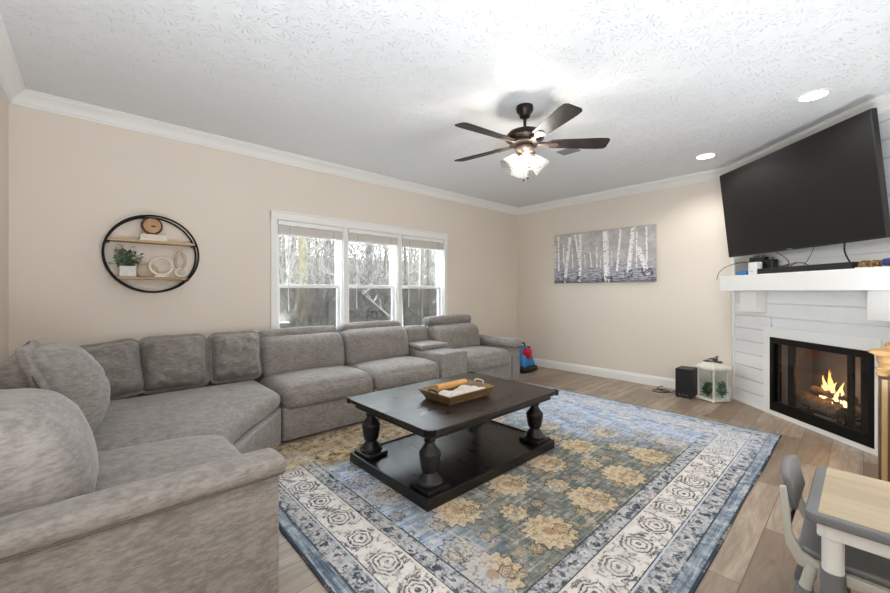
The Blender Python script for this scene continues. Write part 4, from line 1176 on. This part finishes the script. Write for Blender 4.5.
for a, b in ((r0, r1), (r1, r2)):
    for i in range(4): t_.faces.new((a[i], a[(i + 1) % 4], b[(i + 1) % 4], b[i]))
t_.faces.new(r0[::-1]); t_.faces.new(r2)
merge(bm, t_, MLn); part('lantern_roof', bm, M['antique'], ln, False)
for k, (x, y, lab) in enumerate(((.14, -.05, 'clump of dark greenery in the left half of the lantern'), (.06, -.17, 'clump of dark greenery in the right half of the lantern'))):
    ce = MLn @ Vector((x, y - .02, .036))
    bm = B(); random.seed(40 + k)
    for _ in range(260):
        a = random.uniform(0, 2 * PI); e = random.uniform(0, 1.4); rr = random.uniform(.4, 1)
        q = ce + Vector((math.cos(a) * math.cos(e) * .062 * rr, math.sin(a) * math.cos(e) * .062 * rr, .095 + math.sin(e) * .085 * rr * random.choice((1, -.8))))
        s = Vector((random.gauss(0, 1), random.gauss(0, 1), random.gauss(0, 1))).normalized(); up = s.orthogonal().normalized()
        vv = [bm.verts.new(q + s * .024 * u + up * .008 * v_) for u, v_ in ((0, 0), (.4, 1), (1, 0), (.4, -1))]; bm.faces.new(vv)
    t = thing('greenery', lab, 'plant', ce, group='greenery in the lantern')
    part('foliage', bm, M['moss'], t, False)
    bm = B(); tube(bm, [ce, ce + Vector((0, 0, .08))], .006, 6); part('stem', bm, M['bark'], t)
ob = thing('metal_bird', 'small dark pewter bird ornament perched on top of the white lantern', 'ornament', MLn @ Vector((LW / 2, -LW / 2, .445)))
oc = MLn @ Vector((LW / 2, -LW / 2, .4455))
bm = B()
for k in range(9):
    a = 2 * PI * k / 9; ball(bm, oc + Vector((.0, .075 * math.cos(a), .008)) + Vector((.03 * math.sin(a), 0, .004 * math.sin(3 * a))), (.016, .026, .008), 6)
part('leaf_ring', bm, M['pewter'], ob)
bm = B(); ball(bm, oc + Vector((0, -.02, .035)), (.018, .032, .022), 8); ball(bm, oc + Vector((0, -.038, .066)), .013, 8); tube(bm, [oc + Vector((0, -.05, .066)), oc + Vector((0, -.066, .064))], [.005, .001], 6); tube(bm, [oc + Vector((0, .005, .04)), oc + Vector((0, .05, .03))], [.012, .004], 6)
tube(bm, [oc + Vector((0, -.022, .018)), oc + Vector((0, -.022, 0))], .004, 5)
part('bird_body', bm, M['pewter'], ob)

# wall outlet with adapter
ou = thing('wall_outlet', 'white wall outlet low on the far wall near the corner', 'outlet', (XF, 3.935, .27))
bm = B(); box(bm, XF - .007, XF - .001, 3.89, 3.98, .215, .335, .002); part('cover_plate', bm, M['whiteplastic'], ou, False)
bm = B(); box(bm, XF - .009, XF - .007, 3.918, 3.952, .285, .32, .001); part('socket', bm, M['palegrey'], ou, False)
pg = thing('plug_adapter', 'black plug adapter pushed into the wall outlet by the corner', 'adapter', (XF - .009, 3.935, .22))
bm = B(); box(bm, XF - .05, XF - .0095, 3.895, 3.97, .21, .325, .008); part('adapter_body', bm, M['blackplastic'], pg)
bm = B(); tube(bm, [(XF - .03, 3.935, .212), (XF - .035, 3.94, .12), (XF - .06, 3.93, .03), (XF - .14, 3.9, .006), (XF - .25, 3.82, .006)], .003, 6, smoothit=2); part('lead', bm, M['cable'], pg)
# toy vacuum behind the arm
ty = thing('toy_canister', 'blue and red plastic toy canister on the floor behind the sofa arm', 'toy', (5.1, 3.70, 0))
tc = Vector((5.10, 3.70, 0))
bm = B(); cushion(bm, (.38, .34, .09), tc + Vector((0, 0, .05)), (0, 0, 0), .04, (.02, .01, .0), 12, 0); part('bumper_base', bm, M['blackplastic'], ty)
bm = B()
def cone_sh(q, p):
    k = 1 - .30 * (p.z + 1); q.x *= k; q.y *= k; return q
cushion(bm, (.35, .31, .33), tc + Vector((0, 0, .235)), (0, 0, 0), .06, (.02, .02, 0), 16, 0, shape=cone_sh); body = part('toy_body', bm, M['blue'], ty)
bm = B(); cushion(bm, (.13, .10, .22), tc + Vector((-.02, -.085, .27)), (R(16), 0, R(-20)), .04, (.02, .02, 0), 12, 0); part('red_panel', bm, M['red'], ty)
bm = B(); tube(bm, [tc + Vector((-.05, 0, .39)), tc + Vector((-.05, 0, .45)), tc + Vector((.04, 0, .44)), tc + Vector((.05, 0, .39))], .014, 8, smoothit=2); part('carry_handle', bm, M['blackplastic'], ty)

# ------------------------------------------------------------------ child's table and chair
kt = thing('childs_table', "child's table with a pale wood top, grey rim and white and grey legs", 'table', (2.1, -.2, 0))
KZ = .50; KX0, KX1, KY1, KY0 = 1.845, 2.375, .142, -.395
bm = B(); prism(bm, chamfer(KX0, KX1, KY0, KY1, .018), 2, KZ - .032, KZ, .006); kto = part('table_rim', bm, M['greyplastic'], kt)
bm = B(); prism(bm, chamfer(KX0 + .022, KX1 - .004, KY0 + .022, KY1 - .034, .006), 2, KZ - .004, KZ + .0015); part('wood_inlay', bm, M['maple'], kt, False)
bm = B(); box(bm, KX0 + .025, KX1 - .025, KY0 + .03, KY1 - .03, KZ - .085, KZ - .0325, .008); part('apron', bm, M['whiteplastic'], kt, False)
for x in (KX0 + .050, KX1 - .06):
    for y in (KY1 - .070, KY0 + .065):
        bm = B(); lathe(bm, [(.029, .28), (.029, KZ - .085), (.034, KZ - .080), (.034, KZ - .034)], 28, (x, y, 0)); lg = part('leg', bm, M['whiteplastic'], kt)
        bm = B(); lathe(bm, [(.038, 0), (.036, .02), (.032, .30), (.029, .302)], 28, (x, y, 0)); part('leg_sleeve', bm, M['greyplastic'], lg)
kc = thing('childs_chair', "child's grey plastic chair pushed under the little table", 'chair', (2.1, .05, 0))
cx0, cx1 = 1.935, 2.265; cm = (cx0 + cx1) / 2
def seat_sh(q, p):
    q.z += .012 * (p.x ** 2) + (.02 * max(0, p.y) ** 2); return q
bm = B(); cushion(bm, (.31, .30, .03), (cm, .02, .285), (0, 0, 0), .013, (0, 0, 0), 14, 0, shape=seat_sh); part('seat', bm, M['greyplastic'], kc)
def back_sh(q, p):
    q.y += .012 * (p.x ** 2) * -1; q.z *= 1 - .30 * p.x ** 2
    return q
bm = B(); cushion(bm, (.30, .022, .17), (cm + .02, .202, .495), (R(-12), 0, 0), .012, (0, .004, 0), 14, 0, shape=back_sh); part('backrest', bm, M['greyplastic'], kc)
for x in (cx0 - .012, cx1 + .012):
    bm = B()
    # flat side panel: back post flowing into the seat rail
    pl_ = [(.216, .535), (.198, .538), (.187, .46), (.180, .37), (.150, .315), (.10, .292), (-.12, .290), (-.13, .262), (.11, .250), (.165, .268), (.198, .33), (.208, .42)]
    prism(bm, pl_, 0, x - .011, x + .011, .003); sd_ = part('side_frame', bm, M['palegrey'], kc, True, 30)
    for (y0, z0, y1) in ((.125, .27, .185), (-.10, .27, -.15)):
        sx = -.02 if x < cm else .02
        bm = B(); tube(bm, [(x, y0, z0 + .01), (x + sx * .4, y0 + (y1 - y0) * .35, .185)], .019, 14); lgc = part('leg', bm, M['palegrey'], kc)
        bm = B(); tube(bm, [(x + sx * .35, y0 + (y1 - y0) * .33, .195), (x + sx, y1, .012), (x + sx, y1 + .001, 0)], [.026, .025, .022], 16); part('leg_sleeve', bm, M['greyplastic'], lgc)
bm = B()
for z in (.47, .41): tube(bm, [(cx0 - .005, .205 - (.5 - z) * .2, z), (cx1 + .005, .205 - (.5 - z) * .2, z)], .007, 8)
part('back_bar', bm, M['cable'], kc)

# ------------------------------------------------------------------ brown cabinet with a tan animal at the right edge
cb = thing('wooden_cabinet', 'narrow brown wooden cabinet with a pale edge right of the fireplace', 'cabinet', (4.0, -.24, 0))
bm = B(); box(bm, 3.79, 4.10, -.40, -.068, 0, .70, .004); part('body', bm, M['cabinet'], cb, False)
for y in (-.105, -.40):
    bm = B(); box(bm, 3.778, 3.7895, y, y + .026, .0, .70, .003); part('edge_strip', bm, M['cabinetedge'], cb, False)
an = thing('animal_figure', 'tan rounded animal figure with a pointed snout on the brown cabinet', 'figurine', (3.9, -.2, .7005))
bm = B()
ball(bm, (3.93, -.24, .83), (.10, .11, .12), 14)
ball(bm, (3.85, -.115, .835), (.062, .062, .078), 12)
ball(bm, (3.80, -.066, .872), (.036, .036, .026), 10)
ball(bm, (3.768, -.037, .878), (.022, .022, .017), 8)
ball(bm, (3.85, -.14, .915), (.03, .02, .03), 8); ball(bm, (3.91, -.11, .905), (.03, .02, .03), 8)
ball(bm, (3.82, -.085, .765), (.036, .03, .016), 8); ball(bm, (3.79, -.058, .768), (.015, .014, .012), 8)
ball(bm, (3.82, -.085, .728), (.036, .03, .018), 8); ball(bm, (3.79, -.062, .733), (.015, .014, .013), 8)
ball(bm, (3.87, -.16, .755), (.06, .07, .055), 8); ball(bm, (3.93, -.26, .725), (.10, .10, .024), 8)
fig = part('figure_body', bm, M['tan'], an)
rm = fig.modifiers.new('remesh', 'REMESH'); rm.mode = 'VOXEL'; rm.voxel_size = .008; rm.use_smooth_shade = True
sm_ = fig.modifiers.new('smooth', 'SMOOTH'); sm_.factor = .5; sm_.iterations = 6
